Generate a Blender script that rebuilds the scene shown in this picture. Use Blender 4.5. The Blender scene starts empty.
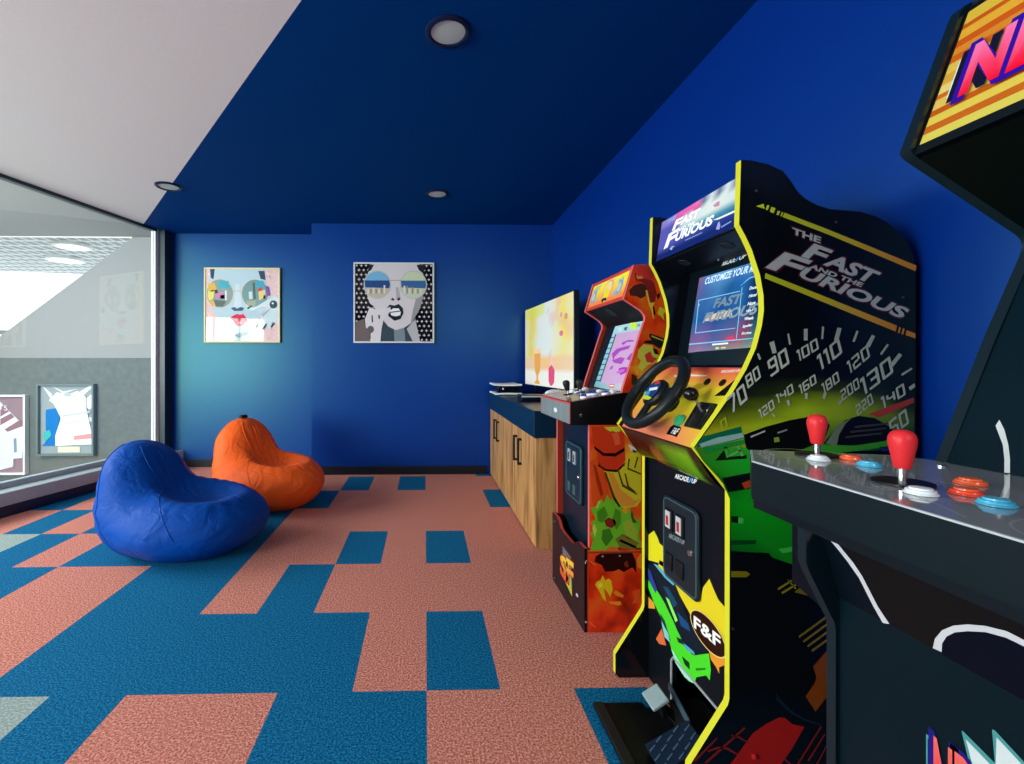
import bpy, bmesh, math, random
import numpy as np
from mathutils import Vector, Matrix
from mathutils.geometry import tessellate_polygon
from mathutils import noise as mnoise

scene = bpy.context.scene
COL = scene.collection
R = math.radians

# ------------------------------------------------------------------ camera
cam_data = bpy.data.cameras.new('camera')
cam_data.sensor_width = 36.0
cam_data.lens = 462.0 / 1024.0 * 36.0
cam_data.shift_x = (512.0 - 435.4) / 1024.0
cam_data.shift_y = -(382.0 - 364.8) / 1024.0
cam_data.clip_start = 0.02
camera = bpy.data.objects.new('camera', cam_data)
camera.location = (0.0, 0.0, 1.10)
camera.rotation_euler = (R(90), 0.0, -0.0225)
COL.objects.link(camera)
scene.camera = camera

# ------------------------------------------------------------------ world, lights, exposure
world = bpy.data.worlds.new('daylight')
scene.world = world
world.use_nodes = True
bg = world.node_tree.nodes['Background']
bg.inputs[0].default_value = (0.94, 0.97, 1.0, 1.0)
bg.inputs[1].default_value = 0.9


def area_light(name, loc, target, sx, sy, power, color=(1, 1, 1)):
    d = bpy.data.lights.new(name, 'AREA')
    d.shape = 'RECTANGLE'
    d.size, d.size_y = sx, sy
    d.energy = power
    d.color = color
    o = bpy.data.objects.new(name, d)
    o.location = loc
    o.rotation_euler = (Vector(target) - Vector(loc)).to_track_quat('-Z', 'Y').to_euler()
    COL.objects.link(o)
    return o


area_light('window_daylight', (-5.6, -1.6, 1.35), (-1.9, 5.0, 1.15), 3.0, 1.9, 500, (0.95, 1.0, 0.98))
area_light('atrium_daylight', (-5.6, 2.6, 2.5), (-1.0, 3.2, 0.6), 3.5, 1.4, 230, (0.98, 0.99, 1.0))
area_light('atrium_skylight', (-6.0, 5.0, 2.7), (-5.2, 6.2, 0.5), 4.0, 1.2, 20, (0.97, 0.99, 1.0))
area_light('room_fill', (0.88, -2.1, 2.3), (-0.4, 1.9, 0.2), 0.65, 0.8, 30, (1.0, 0.95, 0.90))  # unseen fill light added behind the camera to brighten the room

scene.view_settings.view_transform = 'Standard'
scene.view_settings.look = 'None'
scene.view_settings.exposure = 0.1
scene.view_settings.gamma = 1.0
scene.view_settings.use_curve_mapping = False

# ------------------------------------------------------------------ materials


def lin(c):
    out = []
    for v in c[:3]:
        v = v / 255.0
        out.append(v / 12.92 if v <= 0.04045 else ((v + 0.055) / 1.055) ** 2.4)
    return (out[0], out[1], out[2], 1.0)


def new_mat(name):
    m = bpy.data.materials.new(name)
    m.use_nodes = True
    nt = m.node_tree
    return m, nt, nt.nodes['Principled BSDF']


def finish(name, rough, metal=0.0, spec=0.5, coat=0.0, emit=0.0):
    """Surface finish whose colour comes from the printed 'Col' attribute, with faint mottling in the gloss."""
    m, nt, b = new_mat(name)
    a = nt.nodes.new('ShaderNodeAttribute')
    a.attribute_name = 'Col'
    nt.links.new(a.outputs['Color'], b.inputs['Base Color'])
    b.inputs['Roughness'].default_value = rough
    b.inputs['Metallic'].default_value = metal
    b.inputs['Specular IOR Level'].default_value = spec
    b.inputs['Coat Weight'].default_value = coat
    if emit > 0:
        nt.links.new(a.outputs['Color'], b.inputs['Emission Color'])
        b.inputs['Emission Strength'].default_value = emit
    else:
        tc = nt.nodes.new('ShaderNodeTexCoord')
        n = nt.nodes.new('ShaderNodeTexNoise')
        n.inputs['Scale'].default_value = 9.0
        mr = nt.nodes.new('ShaderNodeMapRange')
        mr.inputs[3].default_value = rough * 0.85
        mr.inputs[4].default_value = rough * 1.15
        nt.links.new(tc.outputs['Object'], n.inputs['Vector'])
        nt.links.new(n.outputs['Fac'], mr.inputs[0])
        nt.links.new(mr.outputs[0], b.inputs['Roughness'])
    return m


GLOSS = finish('gloss_print', 0.16, spec=0.35)
GLAZED = finish('glazed_print', 0.025, spec=0.32)
SATIN = finish('satin_plastic', 0.36, spec=0.22)
BOARD = finish('printed_board', 0.45, spec=0.1)
MATTE = finish('matte_finish', 0.62, spec=0.3)
METAL = finish('brushed_metal', 0.25, metal=1.0)
MIRROR = finish('acrylic_deck', 0.09, spec=0.7, coat=0.4)
SCREEN = finish('lit_screen', 0.12, emit=0.25)
LIGHTBOX = finish('backlit_marquee', 0.15, emit=0.2)


def painted(name, rgb, rough=0.5, var=0.06, bump=0.02, scale=60.0, spec=0.4, tint=None):
    m, nt, b = new_mat(name)
    tc = nt.nodes.new('ShaderNodeTexCoord')
    n = nt.nodes.new('ShaderNodeTexNoise')
    n.inputs['Scale'].default_value = scale
    n.inputs['Detail'].default_value = 4.0
    nt.links.new(tc.outputs['Object'], n.inputs['Vector'])
    r = nt.nodes.new('ShaderNodeValToRGB')
    c = lin(rgb)
    r.color_ramp.elements[0].color = tuple(v * (1 - var) for v in c[:3]) + (1,)
    r.color_ramp.elements[1].color = tuple(min(1, v * (1 + var)) for v in c[:3]) + (1,)
    r.color_ramp.elements[0].position = 0.3
    r.color_ramp.elements[1].position = 0.7
    nt.links.new(n.outputs['Fac'], r.inputs[0])
    nt.links.new(r.outputs[0], b.inputs['Base Color'])
    bp = nt.nodes.new('ShaderNodeBump')
    bp.inputs['Strength'].default_value = bump
    nt.links.new(n.outputs['Fac'], bp.inputs['Height'])
    nt.links.new(bp.outputs[0], b.inputs['Normal'])
    b.inputs['Roughness'].default_value = rough
    b.inputs['Specular IOR Level'].default_value = spec
    if tint:
        b.inputs['Specular Tint'].default_value = tint + (1.0,)
    return m


def carpet(name, rgb, dark, light):
    m, nt, b = new_mat(name)
    tc = nt.nodes.new('ShaderNodeTexCoord')
    n = nt.nodes.new('ShaderNodeTexNoise')
    n.inputs['Scale'].default_value = 150.0
    n.inputs['Detail'].default_value = 4.0
    n.inputs['Roughness'].default_value = 0.8
    nt.links.new(tc.outputs['Object'], n.inputs['Vector'])
    r = nt.nodes.new('ShaderNodeValToRGB')
    e = r.color_ramp.elements
    e[0].position, e[0].color = 0.38, lin(dark)
    e[1].position, e[1].color = 0.62, lin(light)
    mid = e.new(0.5)
    mid.color = lin(rgb)
    nt.links.new(n.outputs['Fac'], r.inputs[0])
    nt.links.new(r.outputs[0], b.inputs['Base Color'])
    bp = nt.nodes.new('ShaderNodeBump')
    bp.inputs['Strength'].default_value = 0.5
    bp.inputs['Distance'].default_value = 0.004
    nt.links.new(n.outputs['Fac'], bp.inputs['Height'])
    nt.links.new(bp.outputs[0], b.inputs['Normal'])
    b.inputs['Roughness'].default_value = 0.95
    b.inputs['Specular IOR Level'].default_value = 0.1
    return m


def wood(name):
    m, nt, b = new_mat(name)
    tc = nt.nodes.new('ShaderNodeTexCoord')
    mp = nt.nodes.new('ShaderNodeMapping')
    mp.inputs['Scale'].default_value = (9.0, 9.0, 0.9)
    nt.links.new(tc.outputs['Object'], mp.inputs['Vector'])
    n = nt.nodes.new('ShaderNodeTexNoise')
    n.inputs['Scale'].default_value = 2.4
    n.inputs['Detail'].default_value = 8.0
    n.inputs['Distortion'].default_value = 0.6
    nt.links.new(mp.outputs[0], n.inputs['Vector'])
    r = nt.nodes.new('ShaderNodeValToRGB')
    e = r.color_ramp.elements
    e[0].position, e[0].color = 0.28, lin((108, 72, 36))
    e[1].position, e[1].color = 0.72, lin((206, 160, 100))
    mid = e.new(0.48)
    mid.color = lin((178, 130, 76))
    nt.links.new(n.outputs['Fac'], r.inputs[0])
    nt.links.new(r.outputs[0], b.inputs['Base Color'])
    b.inputs['Roughness'].default_value = 0.45
    return m


def fabric(name, rgb, rough=0.55):
    m, nt, b = new_mat(name)
    b.inputs['Base Color'].default_value = lin(rgb)
    b.inputs['Roughness'].default_value = rough
    b.inputs['Specular IOR Level'].default_value = 0.12
    tc = nt.nodes.new('ShaderNodeTexCoord')
    n = nt.nodes.new('ShaderNodeTexNoise')
    n.inputs['Scale'].default_value = 7.0
    n.inputs['Detail'].default_value = 5.0
    n.inputs['Distortion'].default_value = 1.2
    nt.links.new(tc.outputs['Object'], n.inputs['Vector'])
    bp = nt.nodes.new('ShaderNodeBump')
    bp.inputs['Strength'].default_value = 0.6
    bp.inputs['Distance'].default_value = 0.03
    nt.links.new(n.outputs['Fac'], bp.inputs['Height'])
    nt.links.new(bp.outputs[0], b.inputs['Normal'])
    return m


def glass_pane(name):
    m = bpy.data.materials.new(name)
    m.use_nodes = True
    nt = m.node_tree
    nt.nodes.remove(nt.nodes['Principled BSDF'])
    out = nt.nodes['Material Output']
    t = nt.nodes.new('ShaderNodeBsdfTransparent')
    t.inputs[0].default_value = (0.95, 0.98, 0.97, 1)
    g = nt.nodes.new('ShaderNodeBsdfGlossy')
    g.inputs['Roughness'].default_value = 0.01
    lw = nt.nodes.new('ShaderNodeLayerWeight')
    lw.inputs[0].default_value = 0.12
    f = nt.nodes.new('ShaderNodeMapRange')
    f.inputs[3].default_value = 0.03
    f.inputs[4].default_value = 0.45
    nt.links.new(lw.outputs['Facing'], f.inputs[0])
    mx = nt.nodes.new('ShaderNodeMixShader')
    nt.links.new(f.outputs[0], mx.inputs[0])
    nt.links.new(t.outputs[0], mx.inputs[1])
    nt.links.new(g.outputs[0], mx.inputs[2])
    nt.links.new(mx.outputs[0], out.inputs[0])
    return m


def mesh_ceiling(name):
    m, nt, b = new_mat(name)
    tc = nt.nodes.new('ShaderNodeTexCoord')
    mp = nt.nodes.new('ShaderNodeMapping')
    mp.inputs['Scale'].default_value = (1.0, 0.55, 1.0)
    nt.links.new(tc.outputs['Object'], mp.inputs['Vector'])
    v = nt.nodes.new('ShaderNodeTexVoronoi')
    v.feature = 'DISTANCE_TO_EDGE'
    v.inputs['Scale'].default_value = 5.0
    v.inputs['Randomness'].default_value = 0.12
    nt.links.new(mp.outputs[0], v.inputs['Vector'])
    r = nt.nodes.new('ShaderNodeValToRGB')
    r.color_ramp.elements[0].position = 0.10
    r.color_ramp.elements[0].color = lin((225, 228, 228))
    r.color_ramp.elements[1].position = 0.16
    r.color_ramp.elements[1].color = lin((150, 160, 162))
    nt.links.new(v.outputs['Distance'], r.inputs[0])
    nt.links.new(r.outputs[0], b.inputs['Base Color'])
    b.inputs['Roughness'].default_value = 0.6
    return m


WALL_BLUE = painted('blue_wall_paint', (0, 42, 132), rough=0.36, var=0.03, bump=0.015, spec=0.6, tint=(0.34, 1.0, 0.62))
CEIL_BLUE = painted('blue_ceiling_paint', (0, 62, 132), rough=0.7, var=0.03, bump=0.015, spec=0.05, tint=(0.3, 1.0, 0.8))
CEIL_WHITE = painted('white_ceiling_paint', (246, 244, 240), rough=0.8, var=0.015, bump=0.01)
SKIRT = painted('dark_skirting', (8, 20, 34), rough=0.4)
CURB = painted('pale_curb_paint', (168, 182, 186), rough=0.5)
CURB_SIDE = painted('grey_curb_face', (122, 124, 140), rough=0.6)
SKIRT_NAVY = painted('navy_skirting', (8, 36, 70), rough=0.4)
CONCRETE = painted('grey_concrete', (104, 112, 110), rough=0.8, var=0.10, bump=0.05, scale=14)
OFFWHITE = painted('offwhite_plaster', (172, 173, 173), rough=0.8, var=0.02)
STAIR = painted('stair_plaster', (150, 152, 152), rough=0.8, var=0.02)
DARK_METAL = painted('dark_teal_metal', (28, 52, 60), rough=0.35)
WHITE_METAL = painted('white_metal', (220, 228, 230), rough=0.35)
CARPET_PINK = carpet('pink_carpet', (206, 127, 111), (140, 66, 50), (246, 182, 164))
CARPET_BLUE = carpet('blue_carpet', (0, 98, 144), (0, 58, 96), (44, 142, 186))
CARPET_GREY = carpet('grey_carpet', (150, 168, 164), (120, 136, 134), (190, 204, 198))
WOOD = wood('oak_veneer')
TOP_DARK = painted('dark_navy_laminate', (4, 40, 64), rough=0.3)
BAG_BLUE = fabric('blue_nylon', (0, 66, 152))
BAG_ORANGE = fabric('orange_nylon', (240, 96, 34))
GLASS = glass_pane('clear_glass')
MESHCEIL = mesh_ceiling('perforated_ceiling')

# ------------------------------------------------------------------ mesh builder
_text_cache = {}


def text_geo(s, bold=0.0, shear=0.0, space=1.0):
    key = (s, bold, shear, space)
    if key in _text_cache:
        return _text_cache[key]
    cu = bpy.data.curves.new('lettering', 'FONT')
    cu.body = s
    cu.offset = bold
    cu.shear = shear
    cu.space_character = space
    cu.resolution_u = 3
    ob = bpy.data.objects.new('lettering', cu)
    COL.objects.link(ob)
    bpy.context.view_layer.update()
    dg = bpy.context.evaluated_depsgraph_get()
    me = bpy.data.meshes.new_from_object(ob.evaluated_get(dg))
    vs = [(v.co.x, v.co.y) for v in me.vertices]
    fs = [tuple(p.vertices) for p in me.polygons]
    bpy.data.objects.remove(ob)
    bpy.data.curves.remove(cu)
    bpy.data.meshes.remove(me)
    x0 = min(v[0] for v in vs); x1 = max(v[0] for v in vs)
    y0 = min(v[1] for v in vs); y1 = max(v[1] for v in vs)
    vs = [((x - x0) / (x1 - x0), (y - y0) / (y1 - y0)) for x, y in vs]
    _text_cache[key] = (vs, fs)
    return vs, fs


def FX(x, off):           # prints on a plane x = const, seen from -X; coordinates (y, z)
    return lambda p, k=0: Vector((x - off * (k + 1), p[0], p[1]))


def FY(y, off):           # prints on a plane y = const, seen from -Y; coordinates (x, z)
    return lambda p, k=0: Vector((p[0], y - off * (k + 1), p[1]))


def FN(normal, off):      # prints given as 3D points on an oblique plane
    n = Vector(normal).normalized()
    return lambda p, k=0: Vector(p) + n * off * (k + 1)


TOP, MID, BOT = 'TOP', 'MID', 'BOT'
DIGITS = {'0': ['T', 'B', 'UL', 'UR', 'LL', 'LR'], '1': ['I', 'FLAG'], '2': ['T', 'UR', 'M', 'LL', 'B'], '3': ['T', 'UR', 'M', 'LR', 'B'],
          '4': ['UL', 'M', 'UR', 'LR'], '5': ['T', 'UL', 'M', 'LR', 'B'], '6': ['T', 'UL', 'LL', 'M', 'LR', 'B'], '7': ['T', 'DIAG'],
          '8': ['T', 'UL', 'UR', 'M', 'LL', 'LR', 'B'], '9': ['T', 'UL', 'UR', 'M', 'LR', 'B']}


def stroke(seg, th, tv):
    c = tv * .9
    h = .5
    return {'T': [(0, 1 - tv), (1, 1 - tv), (1, 1 - c * .6), (1 - c * .5, 1), (c * .5, 1), (0, 1 - c * .6)],
            'B': [(0, c * .6), (c * .5, 0), (1 - c * .5, 0), (1, c * .6), (1, tv), (0, tv)],
            'M': [(th, h - tv / 2), (1 - th, h - tv / 2), (1 - th, h + tv / 2), (th, h + tv / 2)],
            'UL': [(0, h), (th, h), (th, 1 - tv), (0, 1 - tv)], 'UR': [(1 - th, h), (1, h), (1, 1 - tv), (1 - th, 1 - tv)],
            'LL': [(0, tv), (th, tv), (th, h), (0, h)], 'LR': [(1 - th, tv), (1, tv), (1, h), (1 - th, h)],
            'I': [(.5, 0), (.95, 0), (.95, 1), (.5, 1)], 'FLAG': [(0, 1 - tv * 1.3), (.5, 1 - tv * 1.3), (.5, 1), (.2, 1)],
            'DIAG': [(.25, 0), (.52, 0), (1, 1 - tv), (.74, 1 - tv)]}[seg]


def FNC(normal, off, y0, y1):   # the same, kept between the side boards
    n = Vector(normal).normalized()
    return lambda p, k=0: Vector((p[0], min(max(p[1], y0), y1), p[2])) + n * off * (k + 1)


class MB:
    def __init__(self):
        self.bm = bmesh.new()
        self.col = self.bm.loops.layers.float_color.new('Col')
        self.mats = []

    def mi(self, m):
        if m not in self.mats:
            self.mats.append(m)
        return self.mats.index(m)

    def face(self, pts, color=(128, 128, 128), mat=SATIN, colors=None):
        vs = [self.bm.verts.new(p) for p in pts]
        return self._f(vs, color, mat, colors)

    def _f(self, vs, color, mat, colors=None):
        try:
            f = self.bm.faces.new(vs)
        except ValueError:
            return None
        f.material_index = self.mi(mat)
        if colors:
            for lp, c in zip(f.loops, colors):
                lp[self.col] = lin(c)
        else:
            c = lin(color)
            for lp in f.loops:
                lp[self.col] = c
        return f

    def prism(self, prof, axis, a, b, color, mat=SATIN, edge=None, edge_mat=None, cap=None, cap_mat=None):
        def to(p, t):
            if axis == 'Y':
                return (p[0], t, p[1])
            if axis == 'X':
                return (t, p[0], p[1])
            return (p[0], p[1], t)
        n = len(prof)
        A = [self.bm.verts.new(to(p, a)) for p in prof]
        B = [self.bm.verts.new(to(p, b)) for p in prof]
        self._f(A, cap or color, cap_mat or mat)
        self._f(B[::-1], cap or color, cap_mat or mat)
        for i in range(n):
            j = (i + 1) % n
            c = color
            m = mat
            if edge and i in edge:
                c = edge[i]
                m = edge_mat or mat
            self._f([A[i], A[j], B[j], B[i]], c, m)

    def box(self, x0, x1, y0, y1, z0, z1, color=(128, 128, 128), mat=SATIN):
        self.prism([(x0, y0), (x1, y0), (x1, y1), (x0, y1)], 'Z', z0, z1, color, mat)

    def obox(self, c, ex, ey, ez, color, mat=SATIN):
        """Box from a centre and three half-extent vectors."""
        c, ex, ey, ez = Vector(c), Vector(ex), Vector(ey), Vector(ez)
        v = [self.bm.verts.new(c + sx * ex + sy * ey + sz * ez) for sx in (-1, 1) for sy in (-1, 1) for sz in (-1, 1)]
        for q in ((0, 1, 3, 2), (4, 6, 7, 5), (0, 4, 5, 1), (2, 3, 7, 6), (0, 2, 6, 4), (1, 5, 7, 3)):
            self._f([v[i] for i in q], color, mat)

    def lathe(self, org, axis, prof, color, mat=SATIN, seg=28, colors=None):
        """prof: (radius, height) along axis from org."""
        org = Vector(org)
        ax = Vector(axis).normalized()
        u = ax.orthogonal().normalized()
        w = ax.cross(u)
        rings = []
        for r, h in prof:
            if r < 1e-6:
                rings.append([self.bm.verts.new(org + ax * h)])
            else:
                rings.append([self.bm.verts.new(org + ax * h + (u * math.cos(t) + w * math.sin(t)) * r)
                              for t in [2 * math.pi * i / seg for i in range(seg)]])
        for k in range(len(rings) - 1):
            a, b = rings[k], rings[k + 1]
            c = colors[k] if colors else color
            for i in range(seg):
                j = (i + 1) % seg
                if len(a) == 1 and len(b) == 1:
                    continue
                if len(a) == 1:
                    self._f([a[0], b[i], b[j]], c, mat)
                elif len(b) == 1:
                    self._f([a[i], a[j], b[0]], c, mat)
                else:
                    self._f([a[i], a[j], b[j], b[i]], c, mat)

    def tube(self, path, r, color, mat=SATIN, seg=8, closed=False, cap=True):
        path = [Vector(p) for p in path]
        n = len(path)
        rings = []
        ref = None
        for i, p in enumerate(path):
            if closed:
                t = path[(i + 1) % n] - path[i - 1]
            else:
                t = path[min(i + 1, n - 1)] - path[max(i - 1, 0)]
            t.normalize()
            if ref is None:
                ref = t.orthogonal().normalized()
            u = (ref - t * ref.dot(t)).normalized()
            ref = u
            w = t.cross(u)
            rr = r[i] if isinstance(r, (list, tuple)) else r
            rings.append([self.bm.verts.new(p + (u * math.cos(a) + w * math.sin(a)) * rr)
                          for a in [2 * math.pi * k / seg for k in range(seg)]])
        m = n if closed else n - 1
        for i in range(m):
            a, b = rings[i], rings[(i + 1) % n]
            for k in range(seg):
                j = (k + 1) % seg
                self._f([a[k], a[j], b[j], b[k]], color, mat)
        if cap and not closed:
            self._f(rings[0][::-1], color, mat)
            self._f(rings[-1], color, mat)

    def poly(self, pts, frame, k, color, mat=GLOSS, colors=None):
        """A printed patch, possibly concave."""
        vs3 = [frame(p, k) for p in pts]
        vs = [self.bm.verts.new(p) for p in vs3]
        tris = tessellate_polygon([[Vector(p) for p in vs3]])
        for t in tris:
            self._f([vs[i] for i in t], color, mat, [colors[i] for i in t] if colors else None)

    def band(self, rows, frame, k, mat=GLOSS):
        """Printed gradient: rows of [(point, colour), ...] of equal length."""
        g = [[(self.bm.verts.new(frame(p, k)), c) for p, c in row] for row in rows]
        for a, b in zip(g[:-1], g[1:]):
            for i in range(len(a) - 1):
                q = [a[i], a[i + 1], b[i + 1], b[i]]
                self._f([v for v, c in q], (0, 0, 0), mat, [c for v, c in q])

    def text(self, s, q, frame, k, color, mat=GLOSS, bold=0.0, shear=0.0, space=1.0, grow=0.0, color2=None):
        """Lettering fitted to the parallelogram q = [bottom left, bottom right, top left]."""
        bl, br, tl = [frame(p, k) for p in q]
        vs, fs = text_geo(s, bold, shear, space)
        ex, ey = br - bl, tl - bl
        if grow:
            gx = grow / ex.length
            gy = grow / ey.length
            P = [bl + ex * ((x - .5) * (1 + 2 * gx) + .5) + ey * ((y - .5) * (1 + 2 * gy) + .5) for x, y in vs]
        else:
            P = [bl + ex * x + ey * y for x, y in vs]
        V = [self.bm.verts.new(p) for p in P]
        for f in fs:
            cs = None
            if color2:
                cs = [tuple(color[c] * (1 - vs[i][1]) + color2[c] * vs[i][1] for c in range(3)) for i in f]
            self._f([V[i] for i in f], color, mat, cs)

    def digits(self, s, q, frame, k, color, mat=GLOSS, th=.25, gap=.2):
        """Square-cut dial numerals drawn as strokes inside the parallelogram q."""
        bl, br, tl = [Vector(frame(p, k)) for p in q]
        n = len(s)
        ws = [(.45 if c == '1' else 1.0) for c in s]
        tot = sum(ws) + gap * (n - 1)
        x = 0.0
        tv = th * .62
        for c, w in zip(s, ws):
            segs = DIGITS[c]
            for seg in segs:
                P = []
                for u, v in stroke(seg, th, tv):
                    uu = (x + u * w) / tot
                    P.append(bl + (br - bl) * uu + (tl - bl) * v)
                self.face(P, color, mat)
            x += w + gap

    def build(self, name, parent=None, org=(0, 0, 0), label=None, bevel=0.0, smooth=40):
        bm = self.bm
        o = Vector(org)
        if o.length > 0:
            for v in bm.verts:
                v.co -= o
        bmesh.ops.recalc_face_normals(bm, faces=bm.faces)
        me = bpy.data.meshes.new(name)
        bm.to_mesh(me)
        bm.free()
        for m in self.mats:
            me.materials.append(m)
        if smooth:
            me.polygons.foreach_set('use_smooth', [True] * len(me.polygons))
            me.set_sharp_from_angle(angle=R(smooth))
        ob = bpy.data.objects.new(name, me)
        COL.objects.link(ob)
        if parent is not None:
            ob.parent = parent
        else:
            ob.location = o
        if label:
            ob['label'] = label
        if bevel > 0:
            bv = ob.modifiers.new('bevel', 'BEVEL')
            bv.width = bevel
            bv.segments = 2
            bv.limit_method = 'ANGLE'
            bv.angle_limit = R(40)
        return ob


def thing(name, loc, label, cat, group=None):
    e = bpy.data.objects.new(name, None)
    e.empty_display_size = 0.1
    e.location = loc
    e['label'] = label
    e['category'] = cat
    if group:
        e['group'] = group
    COL.objects.link(e)
    return e


def tag(o, label, cat, group=None):
    o['label'] = label
    o['category'] = cat
    if group:
        o['group'] = group
    return o


def struct(mb, name, **kw):
    o = mb.build(name, **kw)
    o['kind'] = 'structure'
    return o


def ell(cx, cy, rx, ry, n=24, rot=0.0, a0=0.0, a1=360.0):
    out = []
    for i in range(n):
        t = R(a0 + (a1 - a0) * i / (n if a1 - a0 >= 360 else n - 1))
        x, y = rx * math.cos(t), ry * math.sin(t)
        out.append((cx + x * math.cos(rot) - y * math.sin(rot), cy + x * math.sin(rot) + y * math.cos(rot)))
    return out


def rrect(x0, x1, y0, y1, r, n=5):
    out = []
    for cx, cy, a in ((x1 - r, y1 - r, 0), (x0 + r, y1 - r, 90), (x0 + r, y0 + r, 180), (x1 - r, y0 + r, 270)):
        for i in range(n + 1):
            t = R(a + 90.0 * i / n)
            out.append((cx + r * math.cos(t), cy + r * math.sin(t)))
    return out


def lerp(a, b, t):
    return tuple(a[i] + (b[i] - a[i]) * t for i in range(len(a)))

# ================================================================== SETTING
ZC = 2.515          # ceiling height
XR = 1.29           # right wall
YB, YL = 4.65, 5.04  # back wall, and its set-back left section


def gx(y, off=0.0):   # the glazed partition runs obliquely along the left side
    return -2.81 + 0.2464 * (y - 4.9) + off


def clip(poly, fn):
    out = []
    for i in range(len(poly)):
        a, b = poly[i], poly[(i + 1) % len(poly)]
        fa, fb = fn(a), fn(b)
        if fa >= 0:
            out.append(a)
        if (fa > 0 and fb < 0) or (fa < 0 and fb > 0):
            t = fa / (fa - fb)
            out.append((a[0] + (b[0] - a[0]) * t, a[1] + (b[1] - a[1]) * t))
    return out


# carpet planks laid in a grid, 25 x 50 cm, in three colours
BLUE, PINK, GREY = CARPET_BLUE, CARPET_PINK, CARPET_GREY


def plank(i, k):
    if k == 2:
        return GREY if i < -5 else BLUE if i < -4 else PINK if i < -2 else BLUE if i < 0 else PINK if i < 2 else BLUE if i < 3 else PINK
    if k == 3:
        return PINK if i < -6 else BLUE if i < -1 else PINK if i < 0 else BLUE if i < 1 else PINK
    if k == 4:
        return BLUE if i < -8 else PINK if i < -6 else BLUE if i < -4 else PINK if i < -3 else BLUE if i < -2 else PINK
    if k == 5:
        return GREY if i < -10 else BLUE if i < -9 else PINK if i < -8 else BLUE if i < -4 else PINK if i < -2 else BLUE if i < -1 else PINK if i < 0 else BLUE if i < 1 else PINK
    if k == 6:
        return PINK if i < -11 else BLUE if i < -10 else PINK if i < -9 else BLUE if i < -4 else PINK
    if k == 7:
        return BLUE if i < -11 else PINK if i < -9 else BLUE if i < -3 else PINK if i < 2 else BLUE if i < 3 else PINK
    if k == 8:
        return PINK if i < -3 else BLUE if i < -2 else PINK if i < -1 else BLUE if i < 0 else PINK
    if k == 9:
        return PINK if i < 2 else BLUE
    return (PINK, BLUE, PINK, PINK, BLUE)[(i * 3 + k * 2) % 5]


m = MB()
GX0, GY0 = 0.0057, 0.0607
for k in range(-5, 11):
    for i in range(-20, 7):
        x0, y0 = GX0 + .25 * i, GY0 + .5 * k
        q = [(x0, y0), (x0 + .25, y0), (x0 + .25, y0 + .5), (x0, y0 + .5)]
        q = clip(q, lambda p: p[0] - gx(p[1]))
        q = clip(q, lambda p: XR - p[0]) if q else q
        q = clip(q, lambda p: YL + .02 - p[1]) if q else q
        if len(q) >= 3:
            m.face([(p[0], p[1], 0) for p in q], (128, 128, 128), plank(i, k))
struct(m, 'floor', smooth=0)

m = MB()
m.prism([(-2.74, YL), (-1.135, YL), (-1.135, YB), (1.40, YB), (1.40, 5.25), (-2.74, 5.25)], 'Z', 0, ZC + .08, (0, 0, 0), WALL_BLUE)
struct(m, 'wall_back', smooth=0)
m = MB()
m.box(XR, XR + .11, -2.5, 4.66, 0, ZC + .08, (0, 0, 0), WALL_BLUE)
struct(m, 'wall_right', smooth=0)

m = MB()
m.box(gx(-2.5, -.05), XR + .1, -2.6, -2.5, 0, ZC + .08, (0, 0, 0), WALL_BLUE)
struct(m, 'wall_front', smooth=0)

# ceiling: white towards the glazing, blue over the games, the paint meeting on an oblique line
PX, PY, PSX, PSY = -2.811, 4.688, 2.323, -2.873


def paint(p):
    return (p[0] - PX) * (-PSY) + (p[1] - PY) * PSX


m = MB()
room = [(gx(-2.5, -.05), -2.5), (XR + .1, -2.5), (XR + .1, 5.2), (gx(5.2, -.05), 5.2)]
for sgn, mt in ((1, CEIL_BLUE), (-1, CEIL_WHITE)):
    q = clip(room, lambda p: sgn * paint(p))
    m.face([(p[0], p[1], ZC) for p in q], (0, 0, 0), mt)
m.face([(p[0], p[1], ZC + .08) for p in room], (0, 0, 0), CEIL_WHITE)
struct(m, 'ceiling', smooth=0)

m = MB()
m.box(-1.12, .62, YB - .014, YB, 0, .085)
m.box(-1.149, -1.135, YB - .014, YL, 0, .085)
m.box(-2.66, -1.135, YL - .014, YL, 0, .085)
m.mats = [SKIRT]
struct(m, 'baseboard_back', bevel=.003, smooth=0)
m = MB()
m.box(XR - .014, XR, -2.4, 2.6, 0, .085)
m.mats = [SKIRT]
struct(m, 'baseboard_right', bevel=.003, smooth=0)


def along(y0, y1, o0, o1, z0, z1, mat, mb):
    mb.prism([(gx(y0, o0), y0), (gx(y0, o1), y0), (gx(y1, o1), y1), (gx(y1, o0), y1)], 'Z', z0, z1, (0, 0, 0), mat)


m = MB()
along(-2.5, 5.04, -.10, .175, .085, .182, CURB, m)
struct(m, 'trim_1', bevel=.006, smooth=0)
m = MB()
along(-2.5, 5.04, -.08, .150, 0, .085, SKIRT_NAVY, m)
struct(m, 'baseboard_left', smooth=0)

# glazed partition: rails, end post and pane
m = MB()
along(-2.5, 4.86, -.005, .005, .22, 2.49, GLASS, m)
win = struct(m, 'window_1', smooth=0)
m = MB()
along(-2.5, 4.88, -.03, .025, ZC - .028, ZC, DARK_METAL, m)
m.build('top_rail', win, smooth=0)
m = MB()
along(-2.5, 4.88, -.03, .03, .182, .225, CURB, m)
m.build('bottom_rail', win, smooth=0, bevel=.003)
m = MB()
along(4.86, 4.9, -.022, .022, .182, ZC, WHITE_METAL, m)
m.build('white_jamb', win, smooth=0)
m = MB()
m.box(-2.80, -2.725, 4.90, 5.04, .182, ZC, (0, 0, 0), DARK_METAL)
m.build('end_post', win, smooth=0)

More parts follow.
